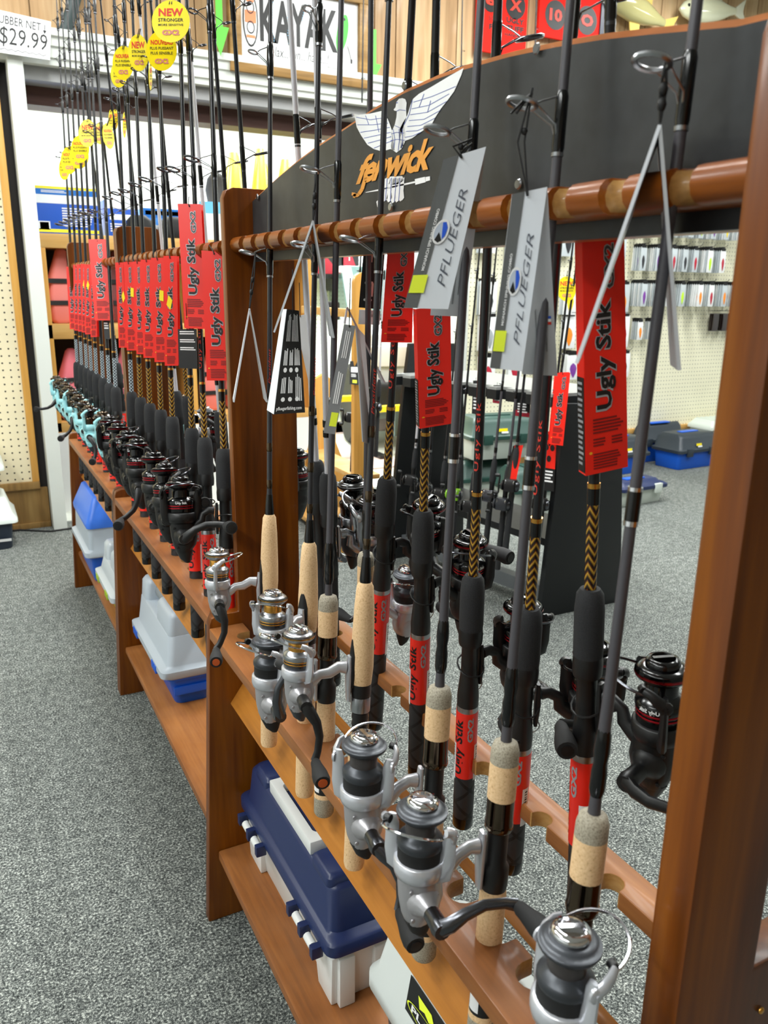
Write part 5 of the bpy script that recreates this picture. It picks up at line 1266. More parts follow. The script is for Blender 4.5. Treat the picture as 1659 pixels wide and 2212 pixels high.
hang_row(rowx(1368, 1535, 530, 7), zt_(1420, 529), 0.052, 0.185, 6, 'clear lure pack', 'lure packs in the second row', [CLEAR, CLEAR, CLEARW], row='second lure row')
hang_row(rowx(1362, 1565, 610, 8), zt_(1420, 606), 0.052, 0.185, 6, 'clear lure pack', 'lure packs in the third row', [CLEAR, CLEAR, CLEARW], row='third lure row')
hang_row([atY(1365, 690, YW).x, atY(1392, 690, YW).x], zt_(1370, 688), 0.050, 0.155, 3, 'clear lure pack', 'lure packs below the third row', [CLEAR, CLEARW], row='short row below')
hang_row(rowx(1535, 1575, 660, 3), zt_(1530, 672), 0.060, 0.155, 4, 'dark glossy bait pack', 'dark bait packs', [DARKP], False, False, 0.018, row='low row')
for (py, h, cards, nm) in ((452, 0.27, [CLEARW, CLEAR], 'upper'), (600, 0.24, [CLEARW, CLEAR], 'middle'), (676, 0.25, [CLEARW], 'lower'), (764, 0.20, [CLEARW], 'lowest')):
    hang_row(rowx(1042, 1330, py, 6), zt_(1060, py), 0.115, h, 3, 'wide white jig pack', 'jig packs in the %s row' % nm, cards, True, True, 0.02, row=nm+' jig row')
# ================================================================ signs and things on the upper wall
o = atY(52, 75, 4.53)
r = thing('price_sign', 'white card sign, hand lettered rubber net price, on top of the white column', 'sign', T(*o))
P = [atY(*p, 4.53) for p in ((-60, 8), (110, 47), (108, 130), (-62, 104))]
q = Quad(*[p-o for p in P])
m = MB(); q.slab(m, 0.003); part('card', m, WHITE, r)
m = MB(); q.text(m, 'RUBBER NET', 0.27, 0.10, 0.87, 0.30, 0.002, bold=0.004); q.text(m, '$29.99', 0.345, 0.36, 0.96, 0.84, 0.002, bold=0.0)
q.rect(m, 0.915, 0.12, 0.925, 0.32, 0.002); q.poly(m, [(0.895, 0.26), (0.945, 0.26), (0.92, 0.36)], 0.002)
pts = [(0.05+k*0.045, 0.90+(0.02 if k % 2 else -0.02)) for k in range(21)]
for a, b_ in zip(pts[:-1], pts[1:]): q.poly(m, [(a[0], a[1]-0.008), (b_[0], b_[1]-0.008), (b_[0], b_[1]+0.008), (a[0], a[1]+0.008)], 0.002)
part('lettering', m, PBLACK, r, recalc=False)
# framed sign: board, frame members, lettering
Yf = 4.60
r = thing('framed_sign', 'wooden framed sign with tall black letters and two small painted boats', 'sign', T(*atY(645, 90, Yf)))
o = atY(645, 90, Yf)
P = [atY(*p, Yf) for p in ((519, -30), (776, 28), (771, 164), (520, 130))]
# keep it a true upright rectangle on the wall
xa, xb = P[3].x, P[2].x; zb, zt2 = P[3].z, P[0].z
xa, xb, zb, zt2 = atY(520, 130, Yf).x, atY(772, 160, Yf).x, atY(645, 146, Yf).z, atY(645, 146, Yf).z+0.36
q = Quad(*[Vector(p)-o for p in ((xa, Yf, zt2), (xb, Yf, zt2), (xb, Yf, zb), (xa, Yf, zb))])
m = MB(); q.slab(m, 0.006); part('board', m, WHITE, r)
FRM = wood('frame_wood', (108, 80, 40), (152, 116, 64), (184, 146, 88), 0, 0.5, 0.1, 12)
w = 0.065
for (a, b_) in (((xa-w, zb-w), (xb+w, zb)), ((xa-w, zt2), (xb+w, zt2+w)), ((xa-w, zb), (xa, zt2)), ((xb, zb), (xb+w, zt2))):
    part('frame_bar', MB().box((a[0]-o.x, -0.03, a[1]-o.z), (b_[0]-o.x, 0.02, b_[1]-o.z)), FRM, r, bevel=0.004)
m = MB(); q.text(m, 'KAYAK', 0.16, 0.14, 0.82, 0.72, 0.004, bold=0.03)
part('lettering', m, PBLACK, r, recalc=False)
m = MB(); q.text(m, 'relax... fun... have...!', 0.22, 0.76, 0.74, 0.90, 0.004, shear=0.3, bold=-0.005); q.text(m, '-Muddy Gournet', 0.72, 0.92, 0.94, 0.98, 0.004); part('lettering', m, PBLACK, r, recalc=False)
m = MB()
for k in range(16): 
    for cx_ in (0.27, 0.395, 0.52, 0.645): q.ell(m, cx_+0.006*math.sin(k), 0.18+0.034*k, 0.004, 0.008, 0.0045, 6)
part('dots', m, mat('print_sky', (110, 180, 220), 0.5), r, recalc=False)
m = MB(); q.ell(m, 0.085, 0.46, 0.062, 0.36, 0.004); part('boat_outline', m, PBLACK, r, recalc=False)
m = MB(); q.ell(m, 0.085, 0.46, 0.052, 0.33, 0.005); part('boat', m, WHITE, r, recalc=False)
m = MB(); q.rect(m, 0.04, 0.34, 0.13, 0.50, 0.006); q.rect(m, 0.05, 0.66, 0.12, 0.70, 0.006); q.rect(m, 0.055, 0.20, 0.115, 0.23, 0.006); part('boat_stripe', m, mat('print_coral', (240, 140, 90), 0.5), r, recalc=False)['kind'] = 'stuff'
m = MB(); q.ell(m, 0.085, 0.30, 0.032, 0.085, 0.007, 16, 0.8); q.ell(m, 0.085, 0.56, 0.032, 0.085, 0.007, 16, 0.8); part('boat_seat', m, PBLACK, r, recalc=False)
m = MB(); q.poly(m, [(0.86+0.075*math.cos(t)*0.62+0.03*math.sin(t), 0.44+0.27*math.sin(t)*-1+0.02*math.cos(t)) for t in [2*PI*i/20 for i in range(20)]], 0.005); part('boat', m, mat('print_green', (70, 190, 60), 0.5), r, recalc=False)
m = MB(); q.poly(m, [(0.905, 0.60), (0.91, 0.60), (0.945, 0.80), (0.94, 0.80)], 0.006); q.rect(m, 0.935, 0.78, 0.95, 0.84, 0.006); q.ell(m, 0.875, 0.24, 0.012, 0.02, 0.006); part('paddle', m, PBLACK, r, recalc=False)
# green paper arrows
GA_ = mat('green_paper', (96, 214, 64), 0.5)
def arrow(label, px, py0, py1, w, Y):
    t, b_ = atY(px, py0, Y), atY(px, py1, Y); h = t.z-b_.z
    poly = [(-w*0.35, 0), (w*0.35, 0), (w*0.35, -h*0.64), (w, -h*0.64), (0, -h), (-w, -h*0.64), (-w*0.35, -h*0.64)]
    tag(link('paper_arrow', MB().prism(poly, lambda u, v, d: Vector((u, d, v)), -0.001, 0.001).mesh('paper_arrow', GA_), None, T(t.x, Y, t.z)), label, 'arrow sign', 'green paper arrows')
arrow('green paper arrow pointing down, right of the framed sign', 806, 63, 178, 0.058, 4.645)
arrow('green paper arrow pointing down, left of the framed sign', 470, -60, 120, 0.050, 4.55)
# dark paddle board leaning behind the price sign
pa, pb = atY(172, -40, 4.6), atY(140, 72, 4.6)
tag(link('landing_net_handle', MB().tube([pa, pb], [0.03, 0.03], 10, flat=0.45).mesh('landing_net_handle', mat('dark_green_grip', (30, 48, 48), 0.5))), 'dark green net handle hanging slantwise beside the price sign', 'net handle')
# red display panels at the top right
def redpanel(label, px0, px1, pyb, circ):
    a, b_ = atY(px0, pyb, 4.62), atY(px1, pyb, 4.62); zb = atY((px0+px1)/2, pyb, 4.62).z-0.03; zt = zb+0.62
    o = Vector((a.x, 4.62, zb)); r = thing('display_panel', label, 'display sign', T(*o), 'red display panels'); W = b_.x-a.x
    q = Quad((0, 0, zt-zb), (W, 0, zt-zb), (W, 0, 0), (0, 0, 0)); m = MB(); q.slab(m, 0.02); part('panel', m, mat('red_panel', (232, 30, 18), 0.7, spec=0.2), r)
    D = 0.62
    def zv(py): return (zt-atY((px0+px1)/2, py, 4.62).z)/D
    for (u, v, t, ru) in circ:
        m = MB(); q.ell(m, u, v, ru, ru*W/D, 0.012); part('disc', m, PBLACK, r, recalc=False)
        m = MB(); q.text(m, t, u-ru*0.6, v-ru*0.42*W/D, u+ru*0.6, v+ru*0.42*W/D, 0.014, bold=0.04); part('disc_print', m, PRED, r, recalc=False)
    return r, q
r, q = redpanel('red display panel lettered ugly tuff, behind the left of the sign board top', 1026, 1133, 106, [(0.25, 0.55, '6', 0.17), (0.75, 0.55, 'X', 0.20)])
m = MB(); q.text(m, 'UGLY', 0.58, 0.66, 0.94, 0.71, 0.012, bold=0.04); q.text(m, 'TUFF', 0.58, 0.73, 0.94, 0.78, 0.012, bold=0.04); q.text(m, 'HANDLES', 0.56, 0.80, 0.96, 0.83, 0.012, bold=0.02); q.text(m, 'SO', 0.22, 0.68, 0.36, 0.72, 0.012); q.text(m, 'P', 0.24, 0.75, 0.33, 0.80, 0.012, bold=0.03)
part('lettering', m, PBLACK, r, recalc=False)
r, q = redpanel('red display panel with a black disc numbered ten, behind the sign board top', 1160, 1291, 78, [(0.26, 0.79, '10', 0.17), (0.78, 0.78, 'O', 0.17)])
part('edge_strip', MB().box((q.c[1].x, -0.02, 0.0), (q.c[1].x+0.035, 0.03, 0.62)), mat('dark_blue_edge', (48, 54, 72), 0.4), r)
# mounted fish in film
def fish(label, px, py, L, flip, c1, c2, rot=0.0):
    o = atY(px, py, 4.58); r = thing('mounted_fish', label, 'mounted fish', T(*o) @ Matrix.Rotation(rot, 4, 'Y'), 'mounted fish on the wall')
    m1 = mat(c1[0], c1[1], 0.12, 0.1, coat=0.8); s = -1 if flip else 1
    rings = []
    for t, hh, th in ((0, 0.02, 0.01), (0.06, 0.10, 0.03), (0.2, 0.17, 0.045), (0.4, 0.20, 0.05), (0.6, 0.16, 0.04), (0.8, 0.075, 0.02), (0.9, 0.05, 0.012)):
        rings.append([Vector((s*(t-0.45)*L, th*math.sin(a), hh*L*0.75*math.cos(a)-0.0)) for a in [2*PI*i/14 for i in range(14)]])
    part('body', MB().loft(rings), m1, r)
    m = MB(); m.prism([(0.43, 0.03), (0.62, 0.13), (0.57, 0.0), (0.62, -0.13), (0.43, -0.03)], lambda u, v, d: Vector((s*u*L, d, v*L)), -0.004, 0.004); part('tail_fin', m, mat(c2[0], c2[1], 0.2, coat=0.5), r)
    m = MB(); m.prism([(-0.15, 0.13), (0.05, 0.24), (0.2, 0.2), (0.22, 0.08)], lambda u, v, d: Vector((s*u*L, d, v*L)), -0.004, 0.004); part('dorsal_fin', m, mat(c2[0], c2[1], 0.2, coat=0.5), r)
    m = MB(); m.prism([(-0.05, -0.13), (0.0, -0.25), (0.12, -0.22), (0.1, -0.12)], lambda u, v, d: Vector((s*u*L, d, v*L)), -0.004, 0.004); part('belly_fin', m, mat(c2[0], c2[1], 0.2, coat=0.5), r)
    m = MB(); m.sphere((s*-0.36*L, -0.028, 0.03*L), 0.012, 8); part('eye', m, GLOSSB, r)
fish('olive glossy mounted fish above the sign board, left of the other', 1372, 18, 0.62, False, ('fish_olive', (166, 160, 110)), ('fish_fin_gold', (206, 178, 96)), 0.18)
fish('pale glossy mounted fish above the sign board, tail towards the end post', 1530, 22, 0.60, False, ('fish_pale', (214, 216, 186)), ('fish_fin_pale', (218, 220, 200)), -0.12)

# ================================================================ shelf unit and goods in the opening
YS = 4.95
zt1, zb1 = 1.565, 1.49; zt2, zb2 = 1.082, 1.0; xl = 0.455
r = thing('cubby_shelf', 'pine cubby shelf unit seen through the opening beyond the racks', 'shelf', T(xl, YS, 0))
part('shelf_board', MB().box((0, -0.0, zb1), (1.62, 0.42, zt1)), PINE, r, bevel=0.004)
part('shelf_board', MB().box((0, -0.0, zb2), (1.62, 0.42, zt2)), PINE, r, bevel=0.004)
part('shelf_board', MB().box((0, -0.0, 0.47), (1.62, 0.42, 0.53)), PINE, r, bevel=0.004)
for xx in (0.0, 0.80, 1.58): part('upright', MB().box((xx, 0.0, 0), (xx+0.04, 0.40, zb1)), PINEV, r, bevel=0.003)
part('back_panel', MB().box((0, 0.40, 0), (1.62, 0.42, zb1)), mat('cubby_dark', (58, 44, 34), 0.7), r)
part('plinth_panel', MB().box((0.0, -0.003, 0.0), (1.62, 0.02, 0.47)), WHITEP, r)
PINK = mat('coral_nylon', (226, 126, 118), 0.6); MAROON = mat('maroon_nylon', (110, 52, 52), 0.6); PINK2 = mat('pink_nylon', (222, 112, 124), 0.6)
def vest(label, x, y, z, m1, m2, rz=0.0, lean=0.0):
    r = thing('life_vest', label, 'life vest', T(x, y, z) @ Rz(rz) @ Matrix.Rotation(lean, 4, 'X'), 'life vests in the cubby shelf')
    for s in (-1, 1):
        m = MB(); pts = []
        rings = []
        for (zz, w, d, ox) in ((0.0, 0.09, 0.05, 0.085), (0.02, 0.12, 0.075, 0.085), (0.15, 0.13, 0.08, 0.085), (0.25, 0.11, 0.075, 0.080), (0.34, 0.075, 0.06, 0.066), (0.395, 0.06, 0.05, 0.055), (0.41, 0.03, 0.02, 0.055)):
            rings.append(rrect(s*ox, 0, w, d, 0.022, zz))
        m.loft(rings); part('panel', m, m1 if s > 0 else m2, r)
    for zz in (0.10, 0.22): part('strap', MB().box((-0.155, -0.046, zz), (0.155, -0.040, zz+0.025)), SOFTB, r)
    part('buckle', MB().box((-0.03, -0.055, 0.095), (0.03, -0.043, 0.13)), BLACKM, r, bevel=0.003)
vest('coral and maroon life vest leaning in the upper cubby by the white column', 0.64, 5.10, zt2+0.002, MAROON, PINK, 0.25)
vest('second maroon life vest behind in the upper cubby', 0.95, 5.16, zt2+0.002, MAROON, MAROON, 0.3)
vest('pink life vest in the lower cubby by the white column', 0.64, 5.08, 0.532, PINK2, PINK2, 0.4)
vest('coral life vest in the lower cubby behind the rods', 0.97, 5.12, 0.532, PINK, PINK2, -0.2)
vest('coral life vest in the lower right cubby', 1.50, 5.12, 0.532, PINK, PINK, 0.1)
vest('orange pink life vest at the right end of the lower cubby', 1.82, 5.14, 0.532, PINK, PINK2, -0.3)
# boxes on top of the shelf unit
def carton(label, x0, x1, y0, y1, h, cbase, bands, group='cartons on the shelf unit', words=()):
    r = thing('carton', label, 'box', T((x0+x1)/2, (y0+y1)/2, zt1+0.001), group); w, d = x1-x0, y1-y0
    part('body', MB().box((-w/2, -d/2, 0), (w/2, d/2, h)), mat('carton_%d_%d_%d' % cbase, cbase, 0.4), r, bevel=0.003)
    q = Quad((-w/2, -d/2-0.0005, h), (w/2, -d/2-0.0005, h), (w/2, -d/2-0.0005, 0), (-w/2, -d/2-0.0005, 0))
    q2 = Quad((w/2+0.0005, -d/2, h), (w/2+0.0005, d/2, h), (w/2+0.0005, d/2, 0), (w/2+0.0005, -d/2, 0))
    for (u0, v0, u1, v1, c) in bands:
        for k_, qq in enumerate((q, q2)):
            m = MB(); qq.rect(m, u0, v0, u1, v1, 0.0008); part('band', m, mat('ink_%d_%d_%d' % c, c, 0.4), r, recalc=False)
    m = MB()
    for ln in words: q.lines(m, *ln)
    if m.f: part('print', m, PWHITE, r, recalc=False)
    return r, q
bl1, bl2, wh, ye = (40, 92, 196), (26, 110, 196), (238, 242, 246), (244, 232, 60)
r, q = carton('white and blue printed carton with yellow edge, on the shelf by the column', 0.47, 0.80, 4.99, 5.20, 0.245, bl1, [(0, 0, 1, 0.06, ye), (0, 0.06, 1, 0.18, bl2), (0, 0.18, 1, 0.36, wh), (0, 0.90, 1, 0.97, ye), (0.02, 0.74, 0.20, 0.92, wh), (0.04, 0.76, 0.18, 0.90, (150, 60, 40))], words=[(0.40, 0.44, 0.95, 0.86, 8, 0.0012, 0.5, 0.3), (0.1, 0.09, 0.5, 0.15, 2, 0.0014)])
m = MB(); q.lines(m, 0.4, 0.44, 0.95, 0.86, 8, 0.0012)
carton('blue carton with white ovals, second on the shelf', 0.84, 1.02, 5.02, 5.22, 0.20, bl1, [(0, 0, 1, 0.25, wh), (0.1, 0.4, 0.9, 0.55, wh)], words=[(0.1, 0.65, 0.9, 0.9, 4)])
carton('blue and white carton lying at the middle of the shelf', 1.06, 1.36, 5.10, 5.32, 0.17, (70, 140, 220), [(0, 0, 1, 0.3, bl2), (0.05, 0.08, 0.95, 0.22, wh), (0, 0.55, 1, 0.75, wh)], words=[])
carton('white carton with blue band, on the shelf behind the tall red tag', 1.38, 1.62, 5.04, 5.24, 0.22, wh, [(0, 0, 1, 0.3, (110, 190, 236)), (0.6, 0.4, 1, 1, (40, 42, 46))])
carton('black and sky blue carton at the right end of the shelf', 1.66, 2.02, 5.00, 5.26, 0.30, (40, 42, 46), [(0, 0, 1, 0.35, (110, 190, 236)), (0.1, 0.08, 0.3, 0.24, wh), (0.5, 0.08, 0.7, 0.24, wh), (0.08, 0.6, 0.14, 0.95, wh)])
for k, (xx, ww) in enumerate(((1.02, 0.14), (1.22, 0.16))):
    m = MB(); lofted(m, [(0, ww, 0.12, 0), (0.02, ww+0.02, 0.14, 0), (0.09, ww, 0.13, 0), (0.12, ww*0.6, 0.08, 0)], 0, 0, 0.04)
    tag(link('gear_pouch', m.mesh('gear_pouch', SOFTB), None, T(xx, 5.03, zt1+0.001)), 'black soft pouch lying on the shelf, %s of two' % ('left' if k == 0 else 'right'), 'pouch', 'black pouches on the shelf')

# ================================================================ back room
# yellow boats standing on end against the far side, dark paddle blade
YK = mat('yellow_hull', (250, 236, 40), 0.3)
for k, (px, w, hh) in enumerate(((508, 0.34, 1.9), (565, 0.30, 1.95), (618, 0.34, 1.85))):
    b_ = atY(px, 420, 6.9); rings = []
    r = thing('kayak', 'yellow kayak standing on end in the bright back room, %s' % ['left of three', 'middle of three', 'right of three'][k], 'kayak', T(b_.x, 6.9, 0), 'kayaks in the back room')
    zt = atY(px, [330, 322, 345][k], 6.9).z
    for t in (0, 0.05, 0.2, 0.5, 0.8, 0.95, 1.0):
        q_ = math.sin(PI*min(max(t, 0.02), 0.98))**0.55
        rings.append([Vector((w*0.5*q_*math.cos(a), 0.16*q_*math.sin(a), zt*t)) for a in [2*PI*i/16 for i in range(16)]])
    part('hull', MB().loft(rings), YK, r); part('seat_well', MB().lathe([(0.10, 0), (0.08, -0.02)], 16, mtx=T(0, -0.15, zt*0.5) @ Matrix.Rotation(PI/2, 4, 'X')), BLACKM, r)
p = atY(468, 412, 5.6)
r = thing('kayak_paddle', 'dark grey paddle blade standing behind the boxes', 'paddle', T(p.x, 5.6, 0))
part('blade', MB().loft([[Vector((w*math.cos(a), 0.008*math.sin(a), z)) for a in [2*PI*i/14 for i in range(14)]] for z, w in ((p.z-0.16, 0.02), (p.z-0.10, 0.062), (p.z, 0.078), (p.z+0.07, 0.062), (p.z+0.11, 0.03), (p.z+0.115, 0.005))]), mat('slate_blade', (92, 100, 108), 0.5), r)
part('shaft', MB().lathe([(0.014, 0), (0.014, p.z-0.15)], 10), mat('yellow_shaft', (236, 220, 60), 0.5), r)
# white pegboard standing in the back room with shelves, black and red cartons
zc = atY(700, 592, 7.6).z
tag(link('display_wall', MB().box((3.05, 7.9, 0), (5.7, 7.98, 2.4)).mesh('display_wall', PEGW)), 'white perforated display wall at the back of the bright room', 'display wall')
r = thing('wall_shelf', 'black shelf holding cartons on the white perforated wall', 'shelf', T(3.9, 7.6, zc)); part('shelf_board', MB().box((-0.75, -0.15, -0.04), (0.75, 0.29, 0.0)), BLACKM, r); part('bracket', MB().box((-0.5, 0.0, -0.16), (-0.47, 0.29, -0.04)), BLACKM, r); part('bracket', MB().box((0.47, 0.0, -0.16), (0.5, 0.29, -0.04)), BLACKM, r)
def rcarton(label, px0, px1):
    a, b_ = atY(px0, 560, 7.5).x, atY(px1, 560, 7.5).x
    r = thing('carton', label, 'box', T(a, 7.5, zc+0.001), 'black and red cartons'); w = b_-a; h = 0.34
    part('body', MB().box((0, 0, 0), (w, 0.3, h)), BLACKM, r)
    q = Quad((0, 0, h), (w, 0, h), (w, 0, 0), (0, 0, 0)); m = MB(); q.poly(m, [(0, 0.25), (0.35, 0.05), (0.45, 0.35), (0.75, 0.72), (1, 0.9), (1, 1), (0, 1)], 0.001); part('flash', m, mat('print_crimson', (150, 18, 40), 0.5), r, recalc=False)
    m = MB(); q.text(m, 'x', 0.34, 0.52, 0.42, 0.62, 0.002, bold=0.05); part('lettering', m, PWHITE, r, recalc=False)
rcarton('large black and red carton on the back room shelf', 655, 738); rcarton('smaller black and red carton at the right end of the back room shelf', 742, 775)
# pickup truck
r = thing('pickup_truck', 'grey pickup truck parked in the back room, its windscreen between the rods', 'truck', T(3.9, 6.5, 0) @ Rz(-0.25))
TB = mat('truck_paint', (206, 214, 214), 0.25, coat=0.6); GLS = mat('truck_glass', (70, 92, 90), 0.08, spec=0.8)
part('body', MB().prism([(-0.95, 0.35), (-0.9, 0.95), (0.2, 1.05), (2.2, 1.05), (2.2, 0.35)], lambda u, v, d: Vector((d, u, v)), -0.85, 0.85), TB, r, bevel=0.03)
part('cab', MB().prism([(-0.05, 1.04), (0.5, 1.50), (1.3, 1.52), (1.45, 1.04)], lambda u, v, d: Vector((d, u, v)), -0.74, 0.74), TB, r, bevel=0.03)
part('windscreen', MB().prism([(-0.055, 1.07), (0.475, 1.485), (0.455, 1.495), (-0.085, 1.075)], lambda u, v, d: Vector((d, u, v)), -0.68, 0.68), GLS, r)
for s in (-1, 1):
    part('side_window', MB().prism([(0.25, 1.08), (0.56, 1.44), (1.2, 1.45), (1.3, 1.08)], lambda u, v, d: Vector((d, u, v)), s*0.735, s*0.752), GLS, r)
    part('mirror', MB().cbox((s*0.92, 0.10, 1.10), (0.14, 0.08, 0.16)), BLACKM, r, bevel=0.02)
    for yy in (-0.45, 1.6): part('wheel', MB().lathe([(0.16, -0.11), (0.32, -0.11), (0.34, -0.08), (0.34, 0.08), (0.32, 0.11), (0.16, 0.11)], 20, (0, 0, 0), 'X', mtx=T(s*0.78, yy, 0.34)), SOFTB, r)
    part('headlamp', MB().cbox((s*0.62, -0.93, 0.78), (0.34, 0.06, 0.16)), WHITEP, r, bevel=0.01)
part('grille', MB().cbox((0, -0.945, 0.74), (0.85, 0.05, 0.26)), BLACKM, r, bevel=0.01); part('bumper', MB().cbox((0, -1.0, 0.48), (1.75, 0.14, 0.2)), BLACKM, r, bevel=0.03)
# yellow steel dollies and a pale door in the back room
YST = mat('yellow_steel', (246, 214, 24), 0.4)
for k, (px, py, Y) in enumerate(((728, 862, 5.7), (845, 882, 5.3))):
    p = atY(px, py, Y); r = thing('steel_dolly', 'yellow steel beam dolly on the back room floor, %s one' % ['left', 'right'][k], 'dolly', T(p.x, Y, 0), 'yellow dollies')
    part('beam', MB().box((-0.30, -0.03, p.z-0.022), (0.30, 0.03, p.z+0.022)), YST, r, bevel=0.006)
    for s in (-0.26, 0.26): part('leg', MB().box((s-0.014, -0.014, 0.0), (s+0.014, 0.014, p.z-0.022)), YST, r, bevel=0.004)
    part('foot', MB().box((-0.36, -0.2, 0.0), (-0.28, 0.2, 0.03)), BLACKM, r); part('foot', MB().box((0.28, -0.2, 0.0), (0.36, 0.2, 0.03)), BLACKM, r)
pa = atY(910, 800, 6.4)
r = struct('door_1', MB().box((pa.x-0.26, 6.4, 0), (pa.x+0.30, 6.45, 2.05)), mat('door_pale_blue', (196, 222, 232), 0.5)); part('handle', MB().sphere((pa.x+0.22, 6.37, 1.0), 0.03, 8), STEEL, r)
for k, (px, py) in enumerate(((735, 1000), (700, 925), (790, 920))):
    p = atZ(px, py, 0.003)
    if p.y < YW+0.3: p = Vector((1.9+0.4*k, 5.2+0.5*k, 0.003))
    tag(link('floor_mat', MB().box((-0.45, -0.3, 0), (0.45, 0.3, 0.008)).mesh('floor_mat', mat('mat_rose', (184, 160, 152), 0.8)), None, T(p.x, p.y, 0)), 'dull rose floor mat on the back room floor, %s' % ['nearest the racks', 'left of the two farther ones', 'right of the two farther ones'][k], 'mat', 'floor mats')
# patterned rug beside the white column
r = thing('rug', 'patterned grey and sand rug beyond the white column', 'rug', T(0.62, 5.5, 0.0))
part('pile', MB().box((-0.3, -0.25, 0), (0.5, 0.5, 0.01)), speckle('rug_pattern', [(0.35, (92, 94, 98)), (0.5, (206, 200, 180)), (0.65, (170, 148, 110))], 9, 0.9, 'obj'), r)

# ================================================================ pine rod rack
r = thing('rod_rack', 'light pine rod rack with rounded upright, behind the near rack', 'rack', T(0, 0, 0))
def pine_panel(Y):
    xa, xb = atY(765, 800, Y).x, atY(802, 800, Y).x; zt = atY(772, 588, Y).z; xf0, xf1 = xa-0.13, xb+0.10; c_ = (xa+xb)/2; w_ = (xb-xa)/2
    poly = [(xf0, 0), (xf1, 0), (xf1-0.02, 0.10), (xb, 0.40)]
    for k in range(9):
        a = PI*k/8; poly.append((c_+w_*math.cos(a), zt-w_+w_*math.sin(a)))
    poly += [(xa, 0.40), (xf0+0.02, 0.10)]
    part('end_panel', MB().prism(poly, lambda u, v, d: Vector((u, d, v)), Y, Y+0.035), PINEV, r, bevel=0.005)
    return c_
c1 = pine_panel(3.54); 
part('end_panel', MB().prism([(c1-0.10, 0), (c1+0.35, 0), (c1+0.33, 0.1), (c1+0.20, 0.42), (c1+0.20, 0.78), (c1+0.12, 0.82), (c1+0.04, 0.78), (c1+0.04, 0.42)], lambda u, v, d: Vector((u, d, v)), 4.3, 4.335), PINEV, r, bevel=0.005)
part('tray', MB().box((c1-0.02, 3.575, 0.36), (c1+0.12, 4.3, 0.385)), PINE, r, bevel=0.003)
part('foot_board', MB().box((c1-0.10, 3.575, 0.03), (c1+0.16, 4.3, 0.055)), PINE, r, bevel=0.003)
part('rail', MB().box((c1-0.01, 3.575, 1.16), (c1+0.03, 4.3, 1.20)), PINE, r, bevel=0.003)

# ================================================================ black stand with casting rods
def bars(name, label, group, base, tip, reel_col, kind, h=0.30, az=0.0):
    """a casting rod: low-profile reel on top of the seat"""
    base = Vector(base); tip = Vector(tip); d = (tip-base).normalized()
    r = thing('casting_rod', label, 'fishing rod', frame(base, (-0.8, -0.6, 0), d), group)
    link('rear_grip', lm('rear_grip', [(0.012, 0), (0.0125, 0.02), (0.0118, 0.22)], EVA), r); link('reel_seat', lm('reel_seat', [(0.0118, 0.22), (0.0130, 0.235), (0.0105, 0.25), (0.0105, 0.32), (0.0125, 0.335)], BLACKM), r)
    link('fore_grip', lm('fore_grip', [(0.0125, 0.335), (0.0135, 0.345), (0.0115, 0.41), (0.007, 0.43)], EVA), r)
    link('blank', cached(('cblank', kind), lambda: MB().lathe([(0.0062, 0.42), (0.0054, 0.6), (0.0036, 1.2), (0.0014, 1.75)], 10).mesh('blank', [{'s': BLANKS, 'b': BLANKB, 'w': BLANKW}[kind]])), r)
    link('band', lm('band', [(0.0070, 0.455), (0.0070, 0.475)], GLOSSB), r); link('ferrule', lm('ferrule', [(0.0070, 0.44), (0.0070, 0.45)], STEEL), r)
    for zz in (0.72, 0.98, 1.2, 1.4): link('guide', guide_mesh(0.006, DSTEEL), r, T(0, 0, zz))
    m = MB(); m.loft([rrect(0.032, 0, 0.036, 0.052, 0.012, z) for z in (0.258, 0.268)]+[rrect(0.034, 0, 0.042, 0.058, 0.014, 0.285)]+[rrect(0.032, 0, 0.032, 0.050, 0.012, 0.306)]); 
    rl = part('reel', m, reel_col, r)
    for s in (-1, 1): part('side_plate', MB().lathe([(0.022, 0), (0.020, 0.006), (0.012, 0.010)], 14, mtx=frame((0.034, s*0.027, 0.280), (1, 0, 0), (0, s, 0))), reel_col if s < 0 else DSTEEL, rl)
    part('spool', MB().lathe([(0.0150, -0.018), (0.011, -0.012), (0.011, 0.012), (0.0150, 0.018)], 14, mtx=frame((0.040, 0, 0.292), (1, 0, 0), (0, 1, 0))), STEEL, rl)
    part('handle', MB().tube([(0.034, -0.045, 0.245), (0.034, -0.047, 0.280), (0.034, -0.045, 0.315)], [0.003, 0.005, 0.003], 8).tube([(0.034, -0.030, 0.28), (0.034, -0.047, 0.28)], 0.004, 8), BLACKM, rl)
    for s in (-1, 1): part('handle_knob', MB().lathe([(0.006, 0), (0.008, 0.008), (0.007, 0.018)], 10, mtx=frame((0.034, -0.046, 0.280+s*0.035), (1, 0, 0), (0, -1, 0))), BLACKM, rl)
    return r
r = thing('rod_stand', 'black A-frame rod stand with a grey topped notched shelf', 'rack', T(0, 0, 0))
Z_SH = 0.905
def blackpanel(Y, pl, label=None):
    poly = [(atY(x, y, Y).x, max(0.0, atY(x, y, Y).z)) for x, y in pl]
    part('end_panel', MB().prism(poly, lambda u, v, d: Vector((u, d, v)), Y, Y+0.03), mat('stand_black', (15, 18, 20), 0.5), r, bevel=0.003)
blackpanel(2.42, [(1166, 1340), (1337, 1340), (1345, 1000), (1349, 872), (1226, 872), (1215, 940)])
blackpanel(3.35, [(838, 1215), (1000, 1215), (1002, 900), (1000, 742), (886, 742), (872, 850)])
ya, yb = 2.45, 3.35; xs_a, xs_b = atY(1215, 860, 2.45).x, atY(1345, 860, 2.45).x
m = MB(); nn = 9; poly = [(xs_b, ya), (xs_b-0.12, yb), (xs_a-0.22, yb)]
